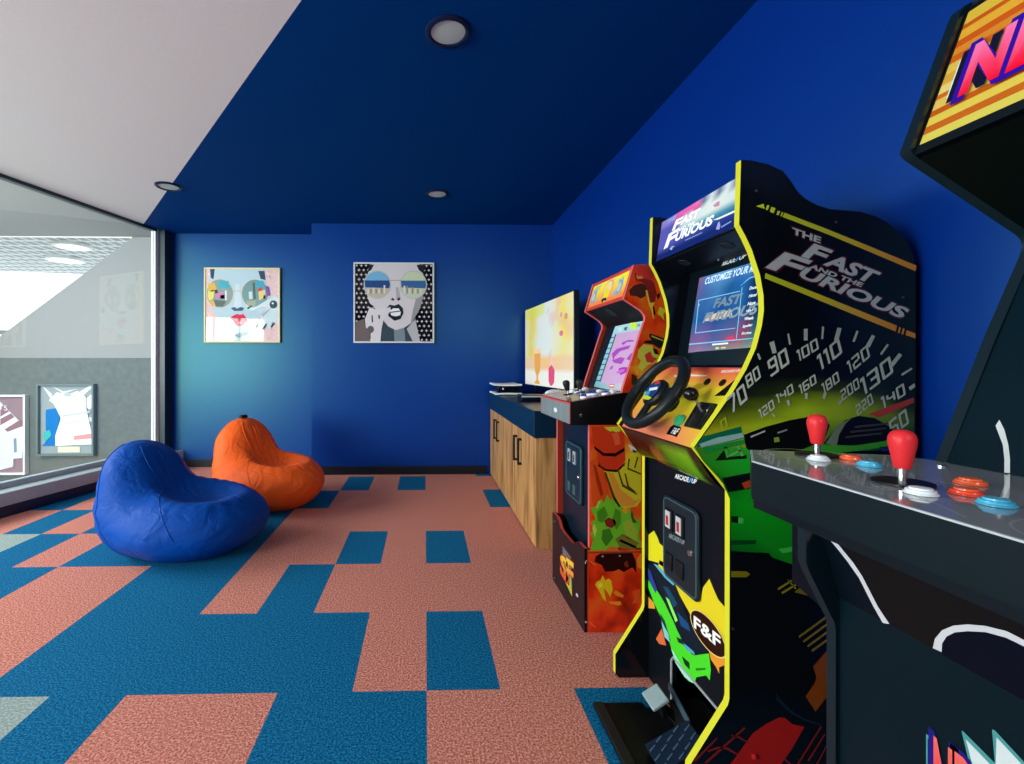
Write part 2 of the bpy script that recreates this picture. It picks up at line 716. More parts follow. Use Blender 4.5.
# the hall beyond the glass
YW = 6.3
m = MB()
m.box(-10, -1.8, YW, YW + .2, -1.4, 1.192, (0, 0, 0), CONCRETE)
struct(m, 'wall_hall', smooth=0)
m = MB()
m.prism([(-1.8, 1.192), (-1.8, 3.2), (-3.434, 3.2), (-6.078, 1.192)], 'Y', YW + .02, YW + .16, (0, 0, 0), STAIR)
struct(m, 'wall_stair', smooth=0)
m = MB()
m.box(-10, -1.8, 3.3, YW, 2.82, 3.0, (0, 0, 0), OFFWHITE)
struct(m, 'ceiling_hall', smooth=0)
m = MB()
m.box(-10, -3.94, YW, YW + .03, 2.808, 2.835, (0, 0, 0), CEIL_WHITE)
struct(m, 'trim_2', smooth=0)
m = MB()
m.box(-10, -1.8, -2.5, YW, -1.5, -1.4, (0, 0, 0), CONCRETE)
struct(m, 'floor_hall', smooth=0)
m = MB()
m.prism([(-18, 6.8), (-2, 6.8), (-2, 13.6), (-18, 10.2)], 'Z', 3.45, 3.55, (0, 0, 0), MESHCEIL)
struct(m, 'ceiling_atrium', smooth=0)
m = MB()
m.face([(-24, 10.0, 3.6), (-2, 14.5, 3.6), (-2, 14.5, -1.5), (-24, 10.0, -1.5)], (244, 249, 250), finish('bright_glazing', .2, emit=1.3))
gz = struct(m, 'window_2', smooth=0)
m = MB()
for t in (.05, .95):
    x, y = -24 + 22 * t, 10 + 4.5 * t
    m.box(x - .07, x + .07, y - .12, y - .02, -1.5, 3.5, (0, 0, 0), OFFWHITE)
for z in (.3, 1.9):
    m.face([(-24, 9.9, z), (-2, 14.4, z), (-2, 14.4, z + .12), (-24, 9.9, z + .12)], (0, 0, 0), OFFWHITE)
m.build('mullions', gz, smooth=0)

LAMP = finish('lamp_glow', .3, emit=2.0)
for x, y, rx, lab in ((-6.9, 9.2, .32, 'round bright lamp on the perforated ceiling beyond the glass, higher of the two'),
                      (-7.95, 10.4, .36, 'round bright lamp on the perforated ceiling beyond the glass, lower of the two')):
    t = thing('hall_lamp', (x, y, 3.45), lab, 'ceiling lamp')
    m = MB()
    m.lathe((x, y, 3.45), (0, 0, -1), [(rx, 0), (rx, .05), (rx - .06, .06), (rx - .06, .02)], (235, 238, 238), SATIN)
    m.build('rim', t, t.location)
    m = MB()
    m.lathe((x, y, 3.45), (0, 0, -1), [(rx - .06, .025), (0, .03)], (250, 252, 250), LAMP)
    m.build('diffuser', t, t.location)


def framed_shirt(x0, x1, z0, z1, lab, rim, back, shirt_fn):
    t = thing('framed_shirt', ((x0 + x1) / 2, YW, z0), lab, 'framed shirt', 'framed shirts in the hall')
    m = MB()
    w = .026
    for a, b, c, d in ((x0, x0 + w, z0, z1), (x1 - w, x1, z0, z1), (x0 + w, x1 - w, z0, z0 + w), (x0 + w, x1 - w, z1 - w, z1)):
        m.box(a, b, YW - .07, YW - .001, c, d, rim, SATIN)
    m.build('frame', t, t.location, bevel=.003)
    m = MB()
    m.box(x0 + w, x1 - w, YW - .025, YW - .001, z0 + w, z1 - w, back, MATTE)
    m.build('backing_board', t, t.location)
    shirt_fn(t)
    return t


def shirt_right(t):
    fr = FY(YW - .030, .0012)
    m = MB()
    C = lambda s: s
    m.prism([(-5,0.628),(-4.896,0.734),(-4.821,0.718),(-4.708,0.718),(-4.623,0.753),(-4.519,0.676),(-4.519,0.56),(-4.443,0.195),(-4.424,0.041),(-4.915,0.02),(-4.915,0.158),(-4.84,0.388),(-4.934,0.58)], 'Y', YW - .045, YW - .026, (232, 236, 238), MATTE)
    fr2 = FY(YW - .0455, .001)
    m.poly([(-4.674,0.151),(-4.429,0.188),(-4.414,0.121),(-4.67,0.099)], fr2, 0, (214, 150, 152), MATTE)
    m.poly([(-4.824,0.429),(-4.467,0.485),(-4.457,0.462),(-4.82,0.406)], fr2, 0, (190, 200, 206), MATTE)
    m.poly([(-4.805,0.716),(-4.692,0.715),(-4.719,0.677),(-4.783,0.677)], fr2, 1, (176, 186, 194), MATTE)
    m.poly([(-4.834,0.333),(-4.504,0.37),(-4.497,0.355),(-4.828,0.314)], fr2, 1, (206, 214, 220), MATTE)
    m.build('shirt', t, t.location, label='white shirt with a pink band')
    m = MB()
    m.prism([(-5.047,0.5),(-4.915,0.523),(-4.868,0.484),(-4.877,0.196),(-4.919,0.02),(-5.1,0.021),(-4.99,0.12),(-5.047,0.235)], 'Y', YW - .037, YW - .026, (0, 116, 190), MATTE)
    m.poly([(-5.076,0.198),(-4.992,0.236),(-4.971,0.16),(-5.058,0.064)], FY(YW - .038, .001), 0, (60, 178, 178), MATTE)
    m.build('blue_cloth', t, t.location)
    m = MB()
    for q in ([(-5.103,0.83),(-4.972,0.715),(-4.953,0.599),(-5.028,0.715)], [(-4.99,0.83),(-4.821,0.743),(-4.623,0.781),(-4.821,0.718)], [(-4.613,0.733),(-4.443,0.845),(-4.415,0.82),(-4.575,0.676)], [(-4.594,0.599),(-4.415,0.733),(-4.405,0.55),(-4.481,0.503)], [(-4.496,0.406),(-4.405,0.387),(-4.405,0.329),(-4.496,0.349)], [(-4.496,0.291),(-4.405,0.262),(-4.405,0.204),(-4.481,0.233)]):
        m.poly(q, fr, 0, (222, 228, 230), MATTE)
    m.build('print', t, t.location)
    m = MB()
    m.prism([(-4.892,0.01),(-4.604,0.009),(-4.604,-0.068),(-4.892,-0.067)], 'Y', YW - .032, YW - .026, (226, 224, 196), MATTE)
    m.build('caption_plate', t, t.location)


def shirt_left(t):
    m = MB()
    m.prism([(-6.023,0.621),(-5.873,0.659),(-5.648,0.62),(-5.536,0.505),(-5.404,0.37),(-5.338,0.294),(-5.325,0.198),(-5.348,-0.138),(-5.461,-0.147),(-5.464,-0.252),(-5.686,-0.308),(-5.985,-0.182)], 'Y', YW - .045, YW - .026, (226, 230, 236), MATTE)
    fr2 = FY(YW - .0455, .001)
    for q in ([(-5.63,0.522),(-5.593,0.564),(-5.514,0.484),(-5.63,0.412)], [(-5.63,0.383),(-5.49,0.457),(-5.447,0.407),(-5.63,0.297)], [(-5.574,0.243),(-5.387,0.363),(-5.321,0.292),(-5.537,0.211)]):
        m.poly(q, fr2, 0, (150, 110, 122), MATTE)
    m.poly([(-5.458,0.115),(-5.421,0.134),(-5.413,-0.057),(-5.451,-0.066)], fr2, 0, (130, 150, 170), MATTE)
    m.text('15', [(-5.626,0.507),(-5.537,0.488),(-5.626,0.574)], fr2, 1, (240, 240, 242), MATTE)
    m.build('shirt', t, t.location, label='white shirt with mauve stripes')


framed_shirt(-6.12, -5.292, -.357, .703, 'white-rimmed frame with white and mauve shirt behind glass, left edge of view', (236, 238, 240), (150, 124, 134), shirt_left)
framed_shirt(-5.151, -4.4, -.11, .847, 'thin dark frame with white shirt and blue cloth on grey wall behind glass', (112, 128, 130), (150, 162, 166), shirt_right)

# outer window of the hall, behind which the daylight stands
m = MB()
wc = Vector((-5.6, -1.6, 1.35))
wd = (Vector((-1.9, 5.0, 1.15)) - wc).normalized()
wr = Vector((wd.y, -wd.x, 0)).normalized()
wu = wr.cross(wd)
wo = wc + wd * .10
m.obox(wo - wu * .99, wr * 1.56, wu * .03, wd * .03, (60, 66, 70), SATIN)
m.obox(wo + wu * .99, wr * 1.56, wu * .03, wd * .03, (60, 66, 70), SATIN)
m.obox(wo - wu * .35, wr * 1.56, wu * .018, wd * .02, (60, 66, 70), SATIN)
for a in (-1.53, -.9, -.3, .3, .9, 1.53):
    m.obox(wo + wr * a, wr * .022, wu * .99, wd * .025, (60, 66, 70), SATIN)
struct(m, 'window_3', smooth=0)

# ================================================================== DOWNLIGHTS
for x, y, lab in ((.098, 1.96, 'large-looking round downlight overhead in blue ceiling, nearest the camera'),
                  (.099, 3.817, 'small round downlight in blue ceiling near the back wall'),
                  (-2.031, 3.706, 'round downlight straddling the white and blue ceiling paint line')):
    t = thing('downlight', (x, y, ZC), lab, 'ceiling light', 'recessed round downlights')
    m = MB()
    m.lathe((x, y, ZC), (0, 0, -1), [(.098, 0), (.098, .004), (.092, .010), (.080, .012), (.074, .008), (.072, .0)], (8, 26, 62), SATIN, seg=40)
    m.build('trim_ring', t, t.location)
    m = MB()
    m.lathe((x, y, ZC), (0, 0, -1), [(.0735, .004), (.05, .006), (0, .007)], (206, 222, 214), SATIN, seg=40)
    m.build('lens', t, t.location)

# ================================================================== CABINETS AND WORKTOP
def cabinet(y0, y1, lab):
    t = thing('cabinet', (.96, (y0 + y1) / 2, 0), lab, 'cabinet', 'oak cabinets under the dark worktop')
    m = MB()
    m.box(.678, 1.275, y0 + .001, y1 - .001, .0, .664, (0, 0, 0), WOOD)
    m.build('body', t, t.location, bevel=.002, smooth=0)
    w = (y1 - y0) / 2
    for j, s in ((0, 1), (1, -1)):
        a = y0 + j * w
        m = MB()
        m.box(.657, .677, a + .003, a + w - .003, .012, .660, (0, 0, 0), WOOD)
        d = m.build('door', t, t.location, bevel=.0015, smooth=0)
        yh = (y0 + y1) / 2 - s * .075
        m = MB()
        m.box(.628, .640, yh - .009, yh + .009, .42, .60, (12, 12, 14), MATTE)
        m.box(.640, .657, yh - .009, yh + .009, .42, .435, (12, 12, 14), MATTE)
        m.box(.640, .657, yh - .009, yh + .009, .585, .60, (12, 12, 14), MATTE)
        m.build('handle', d, t.location, bevel=.002, smooth=0)


cabinet(2.73, 3.68, 'oak two-door cabinet with black handles, the nearer one beside the orange arcade machine')
cabinet(3.68, 4.63, 'oak two-door cabinet with black handles, the farther one against the back wall')
m = MB()
m.box(.645, 1.285, 2.722, 4.64, .666, .826, (0, 0, 0), TOP_DARK)
tag(m.build('worktop', None, (.96, 3.68, .666), bevel=.004, smooth=0), 'thick dark navy worktop lying across the two oak cabinets', 'worktop')

# television standing on the worktop, angled a little
A0, A1 = Vector((.985, 4.53, 0)), Vector((1.072, 3.30, 0))
eu = A1 - A0
en = Vector((-eu.y, eu.x, 0)).normalized()
if en.x > 0:
    en = -en
tv = thing('television', (1.05, 3.92, .826), 'flat television showing drinks before yellow trees, standing on the dark worktop', 'television')
ctr = (A0 + A1) / 2
m = MB()
m.obox(ctr - en * .022 + Vector((0, 0, 1.273)), eu / 2, en * .02, Vector((0, 0, .367)), (16, 26, 34), SATIN)
m.build('housing', tv, tv.location, bevel=.004)
m = MB()


def tvf(p, k=0):
    return A0 + eu * (.008 + .984 * p[0]) + Vector((0, 0, .914 + .718 * p[1])) + en * (.0008 * (k + 1) - .001)


def tvcol(u, v):
    c = (216, 222, 220)
    if v > .34:
        y1 = math.exp(-((u - .16) / .13) ** 2) * (0.9 if v < .95 else .5)
        y2 = math.exp(-((u - .86) / .16) ** 2) * .95
        n = mnoise.noise(Vector((u * 6, v * 5, 1.3))) * .5 + .5
        c = lerp(c, (222, 198, 70), min(1, y1 * (.4 + n)))
        c = lerp(c, (236, 206, 60), min(1, y2 * (.35 + n * .9)))
        if n > .62 and u > .5:
            c = lerp(c, (222, 176, 176), .5)
        if v > .85 and u < .5:
            c = lerp(c, (206, 216, 60), .5)
    elif v > .2:
        c = lerp((236, 190, 130), (224, 200, 176), abs(u - .5) * 1.4)
    else:
        c = (232, 228, 218)
    return c


NU, NV = 22, 18
m.band([[((i / NU, j / NV), tvcol(i / NU, j / NV)) for i in range(NU + 1)] for j in range(NV + 1)], tvf, 0, SCREEN)
m.poly([(.24, .42), (.39, .42), (.375, .18), (.33, .12), (.33, .07), (.37, .04), (.37, .02), (.25, .02), (.25, .04), (.29, .07), (.29, .12), (.255, .18)], tvf, 1, (230, 160, 66), SCREEN)
m.poly([(.235, .46), (.395, .46), (.39, .40), (.24, .40)], tvf, 2, (244, 204, 150), SCREEN)
m.poly([(.56, .22), (.62, .26), (.68, .20), (.67, .06), (.63, .02), (.59, .02), (.56, .07)], tvf, 1, (218, 76, 118), SCREEN)
m.poly([(.585, .25), (.62, .38), (.65, .25)], tvf, 1, (240, 190, 196), SCREEN)
m.poly(ell(.80, .60, .035, .03), tvf, 1, (220, 120, 130), SCREEN)
m.poly(ell(.88, .77, .03, .035), tvf, 1, (210, 150, 120), SCREEN)
m.poly(ell(.80, .80, .02, .03), tvf, 1, (216, 150, 150), SCREEN)
m.build('screen', tv, tv.location, smooth=0)
for u in (.22, .80):
    p = A0 + eu * u
    m = MB()
    m.obox(p - en * .025 + Vector((0, 0, .876)), eu.normalized() * .02, en * .008, Vector((0, 0, .036)), (18, 20, 24), SATIN)
    m.obox(p - en * .05 + Vector((0, 0, .833)), eu.normalized() * .025, en * .10, Vector((0, 0, .006)), (18, 20, 24), SATIN)
    m.build('stand_foot', tv, tv.location, bevel=.002)

# games console lying flat: black core between two white shells
cn = thing('games_console', (.75, 4.30, .826), 'white and black games console lying flat on far end of worktop', 'games console')


def slab(z0, z1, grow, tip, x0=.635, x1=.865, y0=4.12, y1=4.50):
    m = MB()
    n = 14
    top, bot = [], []
    for j in range(n + 1):
        t = j / n
        y = y0 - grow + (y1 - y0 + 2 * grow) * t
        row_t, row_b = [], []
        for i in range(n + 1):
            s = i / n
            x = x0 - grow + (x1 - x0 + 2 * grow) * s
            lift = tip * ((abs(2 * s - 1)) ** 2 * .6 + (abs(2 * t - 1)) ** 2 * .4)
            row_b.append((x, y, z0 + lift))
            row_t.append((x, y, z1 + lift))
        top.append(row_t)
        bot.append(row_b)
    for g, inv in ((top, 0), (bot, 1)):
        v = [[m.bm.verts.new(p) for p in row] for row in g]
        for j in range(n):
            for i in range(n):
                q = [v[j][i], v[j][i + 1], v[j + 1][i + 1], v[j + 1][i]]
                m._f(q[::-1] if inv else q, (226, 232, 236), SATIN)
    for j in range(n):
        for s in (0, n):
            m.face([bot[j][s], bot[j + 1][s], top[j + 1][s], top[j][s]], (226, 232, 236), SATIN)
            m.face([bot[s][j], bot[s][j + 1], top[s][j + 1], top[s][j]], (226, 232, 236), SATIN)
    bmesh.ops.remove_doubles(m.bm, verts=m.bm.verts, dist=1e-5)
    return m


slab(.838, .852, .004, -.008).build('lower_shell', cn, cn.location)
slab(.906, .920, .004, .008).build('upper_shell', cn, cn.location)
m = MB()
m.box(.655, .85, 4.13, 4.49, .848, .910, (10, 14, 24), GLOSS)
m.lathe((.70, 4.13, .885), (0, -1, 0), [(.009, 0), (.009, .002), (0, .002)], (200, 210, 220), SATIN, seg=16)
m.build('core', cn, cn.location, bevel=.006)
m = MB()
m.lathe((.75, 4.30, .826), (0, 0, 1), [(.07, 0), (.07, .012), (.05, .020), (0, .020)], (14, 16, 20), SATIN)
m.build('base_disc', cn, cn.location)

bx = thing('media_box', (.81, 3.52, .826), 'flat black media box with pale front strip on worktop beside console', 'media box')
m = MB()
m.box(.72, .90, 3.43, 3.60, .832, .872, (10, 16, 26), SATIN)
m.build('case', bx, bx.location, bevel=.004)
m = MB()
m.box(.72, .90, 3.424, 3.43, .858, .868, (190, 202, 206), SATIN)
m.build('front_strip', bx, bx.location)
for px in (.735, .885):
    m = MB()
    m.lathe((px, 3.5, .826), (0, 0, 1), [(.01, 0), (.01, .007), (0, .007)], (10, 10, 12), MATTE, seg=12)
    m.build('foot', bx, bx.location)

hs = thing('game_controller', (.86, 3.02, .826), 'white game controller standing on a dark charging dock behind orange arcade deck', 'game controller')
m = MB()
m.lathe((.86, 3.02, .826), (0, 0, 1), [(.075, 0), (.075, .01), (.05, .03), (.035, .05), (0, .05)], (14, 20, 28), SATIN)
m.build('dock', hs, hs.location)
m = MB()
sec = [(-.075, .895), (-.062, .925), (-.03, .937), (.03, .937), (.062, .925), (.075, .895), (.078, .865), (.066, .852), (.048, .868), (.03, .886), (-.03, .886), (-.048, .868), (-.066, .852), (-.078, .865)]
m.prism([(.86 + a, b) for a, b in sec], 'Y', 3.0, 3.045, (228, 232, 234), SATIN)
m.build('shell', hs, hs.location, bevel=.012)
for a in (-.025, .025):
    m = MB()
    m.lathe((.86 + a, 3.0, .898), (0, -1, 0), [(.006, 0), (.006, .008), (.011, .009), (.010, .013), (0, .012)], (30, 32, 38), MATTE, seg=16)
    m.build('thumbstick', hs, hs.location)

# ================================================================== FRAMED PRINTS
def picture(x0, x1, z0, z1, yw, lab, rim, paint_fn):
    t = thing('framed_print', ((x0 + x1) / 2, yw, z0), lab, 'picture', 'square portrait prints on the blue wall')
    w = .016
    m = MB()
    for a, b, c, d in ((x0, x0 + w, z0, z1), (x1 - w, x1, z0, z1), (x0 + w, x1 - w, z0, z0 + w), (x0 + w, x1 - w, z1 - w, z1)):
        m.box(a, b, yw - .034, yw - .001, c, d, rim, SATIN)
    m.build('frame', t, t.location, bevel=.002)
    m = MB()
    m.box(x0 + w, x1 - w, yw - .026, yw - .002, z0 + w, z1 - w, (200, 200, 200), GLAZED)
    paint_fn(m, x0, x1, z0, z1, yw - .0262)
    m.build('print', t, t.location, smooth=0)


def art_right(m, x0, x1, z0, z1, y):
    f0 = FY(y, .0006)

    def fr(p, k=0):   # sheet coordinates: 0..640 across, 0..640 down
        return f0((x0 + .016 + (x1 - x0 - .032) * min(max((p[0] - 70) / 632, 0), 1), z1 - .016 - (z1 - z0 - .032) * min(max((p[1] - 70) / 632, 0), 1)), k)
    m.poly([(70, 70), (702, 70), (702, 702), (70, 702)], fr, 0, (18, 18, 22), GLAZED)
    rnd = random.Random(4)
    for j in range(17):
        for i in range(17):
            cx, cy = 82 + i * 38 + (19 if j % 2 else 0), 82 + j * 38
            if cx > 690 or 215 < cx < 560:
                continue
            if (i + j) % 2:
                m.poly([(cx, cy - 15), (cx + 4, cy - 4), (cx + 15, cy), (cx + 4, cy + 4), (cx, cy + 15), (cx - 4, cy + 4), (cx - 15, cy), (cx - 4, cy - 4)], fr, 1, (196, 192, 194), GLAZED)
            else:
                m.poly(ell(cx, cy, 9, 9, 8), fr, 1, (186, 182, 184), GLAZED)
    face = [(205, 70), (590, 70), (628, 160), (640, 260), (615, 340), (588, 420), (566, 490), (530, 550), (470, 590), (400, 610), (340, 580), (290, 520), (235, 440), (185, 380), (160, 300), (165, 170)]
    m.poly([(290, 520), (560, 480), (575, 600), (600, 702), (280, 702)], fr, 2, (60, 74, 86), GLAZED)
    m.poly([(385, 600), (470, 590), (480, 702), (390, 702)], fr, 3, (120, 134, 142), GLAZED)
    m.poly([(490, 600), (560, 520), (600, 702), (540, 702)], fr, 3, (176, 178, 182), GLAZED)
    m.poly(face, fr, 4, (206, 200, 204), GLAZED)
    m.poly([(570, 330), (628, 330), (600, 430), (560, 500), (520, 560), (540, 450)], fr, 5, (150, 148, 152), GLAZED)
    m.poly([(185, 80), (225, 75), (200, 120), (170, 140)], fr, 5, (40, 40, 48), GLAZED)
    m.poly([(570, 75), (640, 80), (630, 150), (590, 120)], fr, 5, (40, 40, 48), GLAZED)
    for cx, sky, mid, low in ((250, (110, 170, 206), (30, 70, 130), (186, 176, 160)), (545, (196, 206, 176), (50, 96, 150), (190, 200, 176))):
        m.poly(ell(cx, 240, 112, 116, 32), fr, 6, (176, 184, 186), GLAZED)
        m.poly(ell(cx, 240, 104, 108, 32), fr, 7, low, GLAZED)
        top = ell(cx, 240, 104, 108, 20, 0, 180, 360)
        m.poly(top, fr, 8, sky, GLAZED)
        m.poly([(cx - 103, 205), (cx + 97, 205), (cx + 104, 240), (cx + 98, 268), (cx - 98, 262)], fr, 9, mid, GLAZED)
        for q in range(7):
            xx = cx - 80 + q * 22
            hh = 20 + rnd.random() * 40
            m.poly([(xx, 300 - hh), (xx + 13, 300 - hh), (xx + 13, 312), (xx, 312)], fr, 10, (146, 140, 128) if q % 2 else (220, 212, 192), GLAZED)
    m.poly([(352, 200), (440, 200), (440, 208), (352, 208)], fr, 8, (170, 160, 140), GLAZED)
    m.poly([(400, 260), (425, 260), (440, 350), (420, 366), (405, 350)], fr, 6, (168, 166, 172), GLAZED)
    m.poly([(360, 360), (375, 345), (392, 362), (380, 370)], fr, 7, (50, 48, 52), GLAZED)
    m.poly([(408, 362), (428, 340), (440, 360), (424, 370)], fr, 7, (50, 48, 52), GLAZED)
    m.poly([(318, 445), (350, 402), (390, 410), (425, 396), (458, 430), (464, 470), (440, 520), (390, 534), (345, 500)], fr, 7, (34, 40, 46), GLAZED)
    m.poly([(350, 455), (380, 432), (425, 432), (442, 460), (438, 488), (400, 498), (365, 490)], fr, 8, (232, 232, 234), GLAZED)
    m.poly([(352, 462), (440, 450), (440, 458), (354, 470)], fr, 9, (60, 64, 70), GLAZED)
    m.poly([(190, 420), (230, 440), (330, 432), (356, 420), (360, 446), (330, 500), (300, 530), (285, 600), (276, 702), (196, 702), (196, 620), (158, 590), (150, 520), (170, 470)], fr, 8, (212, 206, 210), GLAZED)
    m.poly([(203, 490), (212, 488), (216, 545), (206, 550)], fr, 9, (30, 30, 34), GLAZED)
    m.poly([(257, 490), (270, 486), (272, 518), (262, 520)], fr, 9, (30, 30, 34), GLAZED)
    m.poly(ell(196, 605, 28, 30, 12), fr, 9, (96, 94, 98), GLAZED)
    m.poly([(188, 420), (215, 408), (222, 418), (200, 432)], fr, 9, (40, 40, 44), GLAZED)
    m.poly([(70, 545), (140, 520), (160, 590), (190, 640), (190, 702), (70, 702)], fr, 2, (110, 98, 98), GLAZED)


def art_left(m, x0, x1, z0, z1, y):
    f0 = FY(y, .0006)

    def fr(p, k=0):
        return f0((x0 + .016 + (x1 - x0 - .032) * min(max((p[0] - 72) / 632, 0), 1), z1 - .016 - (z1 - z0 - .032) * min(max((p[1] - 70) / 632, 0), 1)), k)
    m.poly([(72, 70), (704, 70), (704, 702), (72, 702)], fr, 0, (222, 190, 192), GLAZED)
    rnd = random.Random(7)
    for _ in range(120):
        cx, cy = rnd.choice([rnd.uniform(590, 700), rnd.uniform(75, 140), rnd.uniform(600, 700)]), rnd.uniform(75, 695)
        m.poly(ell(cx, cy, 8, 6, 7), fr, 1, rnd.choice([(236, 214, 208), (214, 168, 172), (200, 206, 200), (230, 200, 170)]), GLAZED)
    m.poly([(110, 70), (580, 70), (600, 200), (620, 330), (580, 430), (530, 500), (470, 580), (420, 650), (350, 668), (270, 620), (200, 540), (130, 420), (105, 250)], fr, 2, (178, 202, 212), GLAZED)
    m.poly([(330, 640), (440, 620), (450, 702), (320, 702)], fr, 2, (150, 176, 186), GLAZED)
    m.poly([(330, 640), (440, 610), (430, 640), (360, 672)], fr, 3, (96, 124, 134), GLAZED)
    m.poly([(112, 70), (152, 70), (140, 160), (116, 150)], fr, 3, (50, 76, 96), GLAZED)
    m.poly([(528, 85), (582, 85), (592, 165), (548, 155)], fr, 3, (50, 76, 96), GLAZED)
    m.poly([(330, 200), (365, 200), (385, 400), (320, 400)], fr, 3, (196, 212, 218), GLAZED)
    m.poly([(290, 415), (320, 402), (345, 418), (375, 402), (408, 412), (390, 436), (320, 438)], fr, 4, (62, 96, 122), GLAZED)
    for cx in (195, 500):
        m.poly(ell(cx, 285, 122, 132, 32), fr, 5, (206, 202, 180), GLAZED)
        m.poly(ell(cx, 285, 114, 124, 32), fr, 6, (136, 152, 150) if cx < 300 else (112, 146, 148), GLAZED)
    for q, c in (([(185, 170), (270, 175), (282, 240), (190, 240)], (70, 166, 184)), ([(95, 200), (150, 190), (170, 250), (130, 270), (92, 250)], (214, 176, 90)),
                 ([(92, 260), (150, 255), (140, 330), (105, 350), (90, 310)], (224, 208, 110)), ([(160, 285), (238, 268), (240, 330), (158, 328)], (196, 130, 176)),
                 ([(200, 300), (238, 296), (238, 330), (200, 330)], (224, 120, 140)), ([(140, 340), (250, 350), (225, 400), (165, 398)], (92, 110, 104)),
                 ([(240, 260), (256, 260), (256, 345), (240, 345)], (216, 222, 214)), ([(100, 360), (140, 340), (160, 395), (130, 400)], (214, 170, 100)),
                 ([(150, 255), (175, 250), (180, 280), (155, 285)], (60, 70, 60)),
                 ([(510, 175), (570, 170), (590, 210), (515, 235)], (60, 160, 190)), ([(525, 240), (560, 232), (562, 260), (530, 264)], (206, 60, 70)),
                 ([(530, 265), (590, 250), (590, 320), (535, 345)], (222, 200, 130)), ([(590, 215), (622, 225), (632, 300), (600, 305)], (110, 84, 170)),
                 ([(445, 270), (475, 265), (480, 330), (450, 335)], (200, 214, 206)), ([(480, 190), (498, 185), (508, 330), (488, 340)], (70, 100, 104)),
                 ([(420, 350), (510, 345), (500, 400), (440, 395)], (150, 160, 140)), ([(575, 300), (592, 296), (590, 330), (572, 330)], (70, 50, 60))):
        m.poly(q, fr, 7, c, GLAZED)
    m.poly([(308, 260), (380, 260), (380, 268), (308, 268)], fr, 6, (190, 186, 160), GLAZED)
    m.poly([(282, 494), (345, 462), (368, 470), (400, 464), (434, 518), (396, 564), (345, 570), (318, 535)], fr, 5, (214, 60, 86), GLAZED)
    m.poly([(290, 500), (350, 498), (425, 512), (360, 516)], fr, 6, (150, 30, 56), GLAZED)
    m.poly([(350, 530), (395, 528), (385, 548), (352, 548)], fr, 6, (240, 140, 154), GLAZED)
    m.poly([(430, 425), (520, 395), (620, 330), (680, 300), (704, 320), (704, 560), (650, 530), (640, 600), (590, 560), (560, 590), (520, 560), (560, 470), (620, 400), (560, 400), (480, 436)], fr, 8, (198, 216, 220), GLAZED)
    m.poly([(560, 590), (600, 545), (606, 555), (572, 606)], fr, 9, (46, 70, 84), GLAZED)
    m.poly([(500, 580), (525, 545), (532, 555), (512, 590)], fr, 9, (46, 70, 84), GLAZED)
    m.poly([(632, 575), (668, 535), (672, 545), (645, 580)], fr, 9, (46, 70, 84), GLAZED)
    m.poly([(432, 410), (470, 385), (476, 395), (440, 425)], fr, 9, (46, 70, 84), GLAZED)
    m.poly([(560, 470), (640, 400), (646, 410), (570, 490)], fr, 9, (150, 176, 184), GLAZED)
    m.poly(ell(660, 380, 34, 36, 16), fr, 10, (16, 52, 76), GLAZED)
    m.poly(ell(655, 370, 9, 9, 10), fr, 11, (220, 236, 240), GLAZED)


picture(-.712, .092, 1.318, 2.122, YB, 'square black and white print of a woman in round sunglasses biting her finger', (206, 208, 210), art_right)
picture(-2.37, -1.561, 1.339, 2.144, YL, 'square pastel print of a woman with red lips and colourful round sunglasses', (222, 208, 150), art_left)

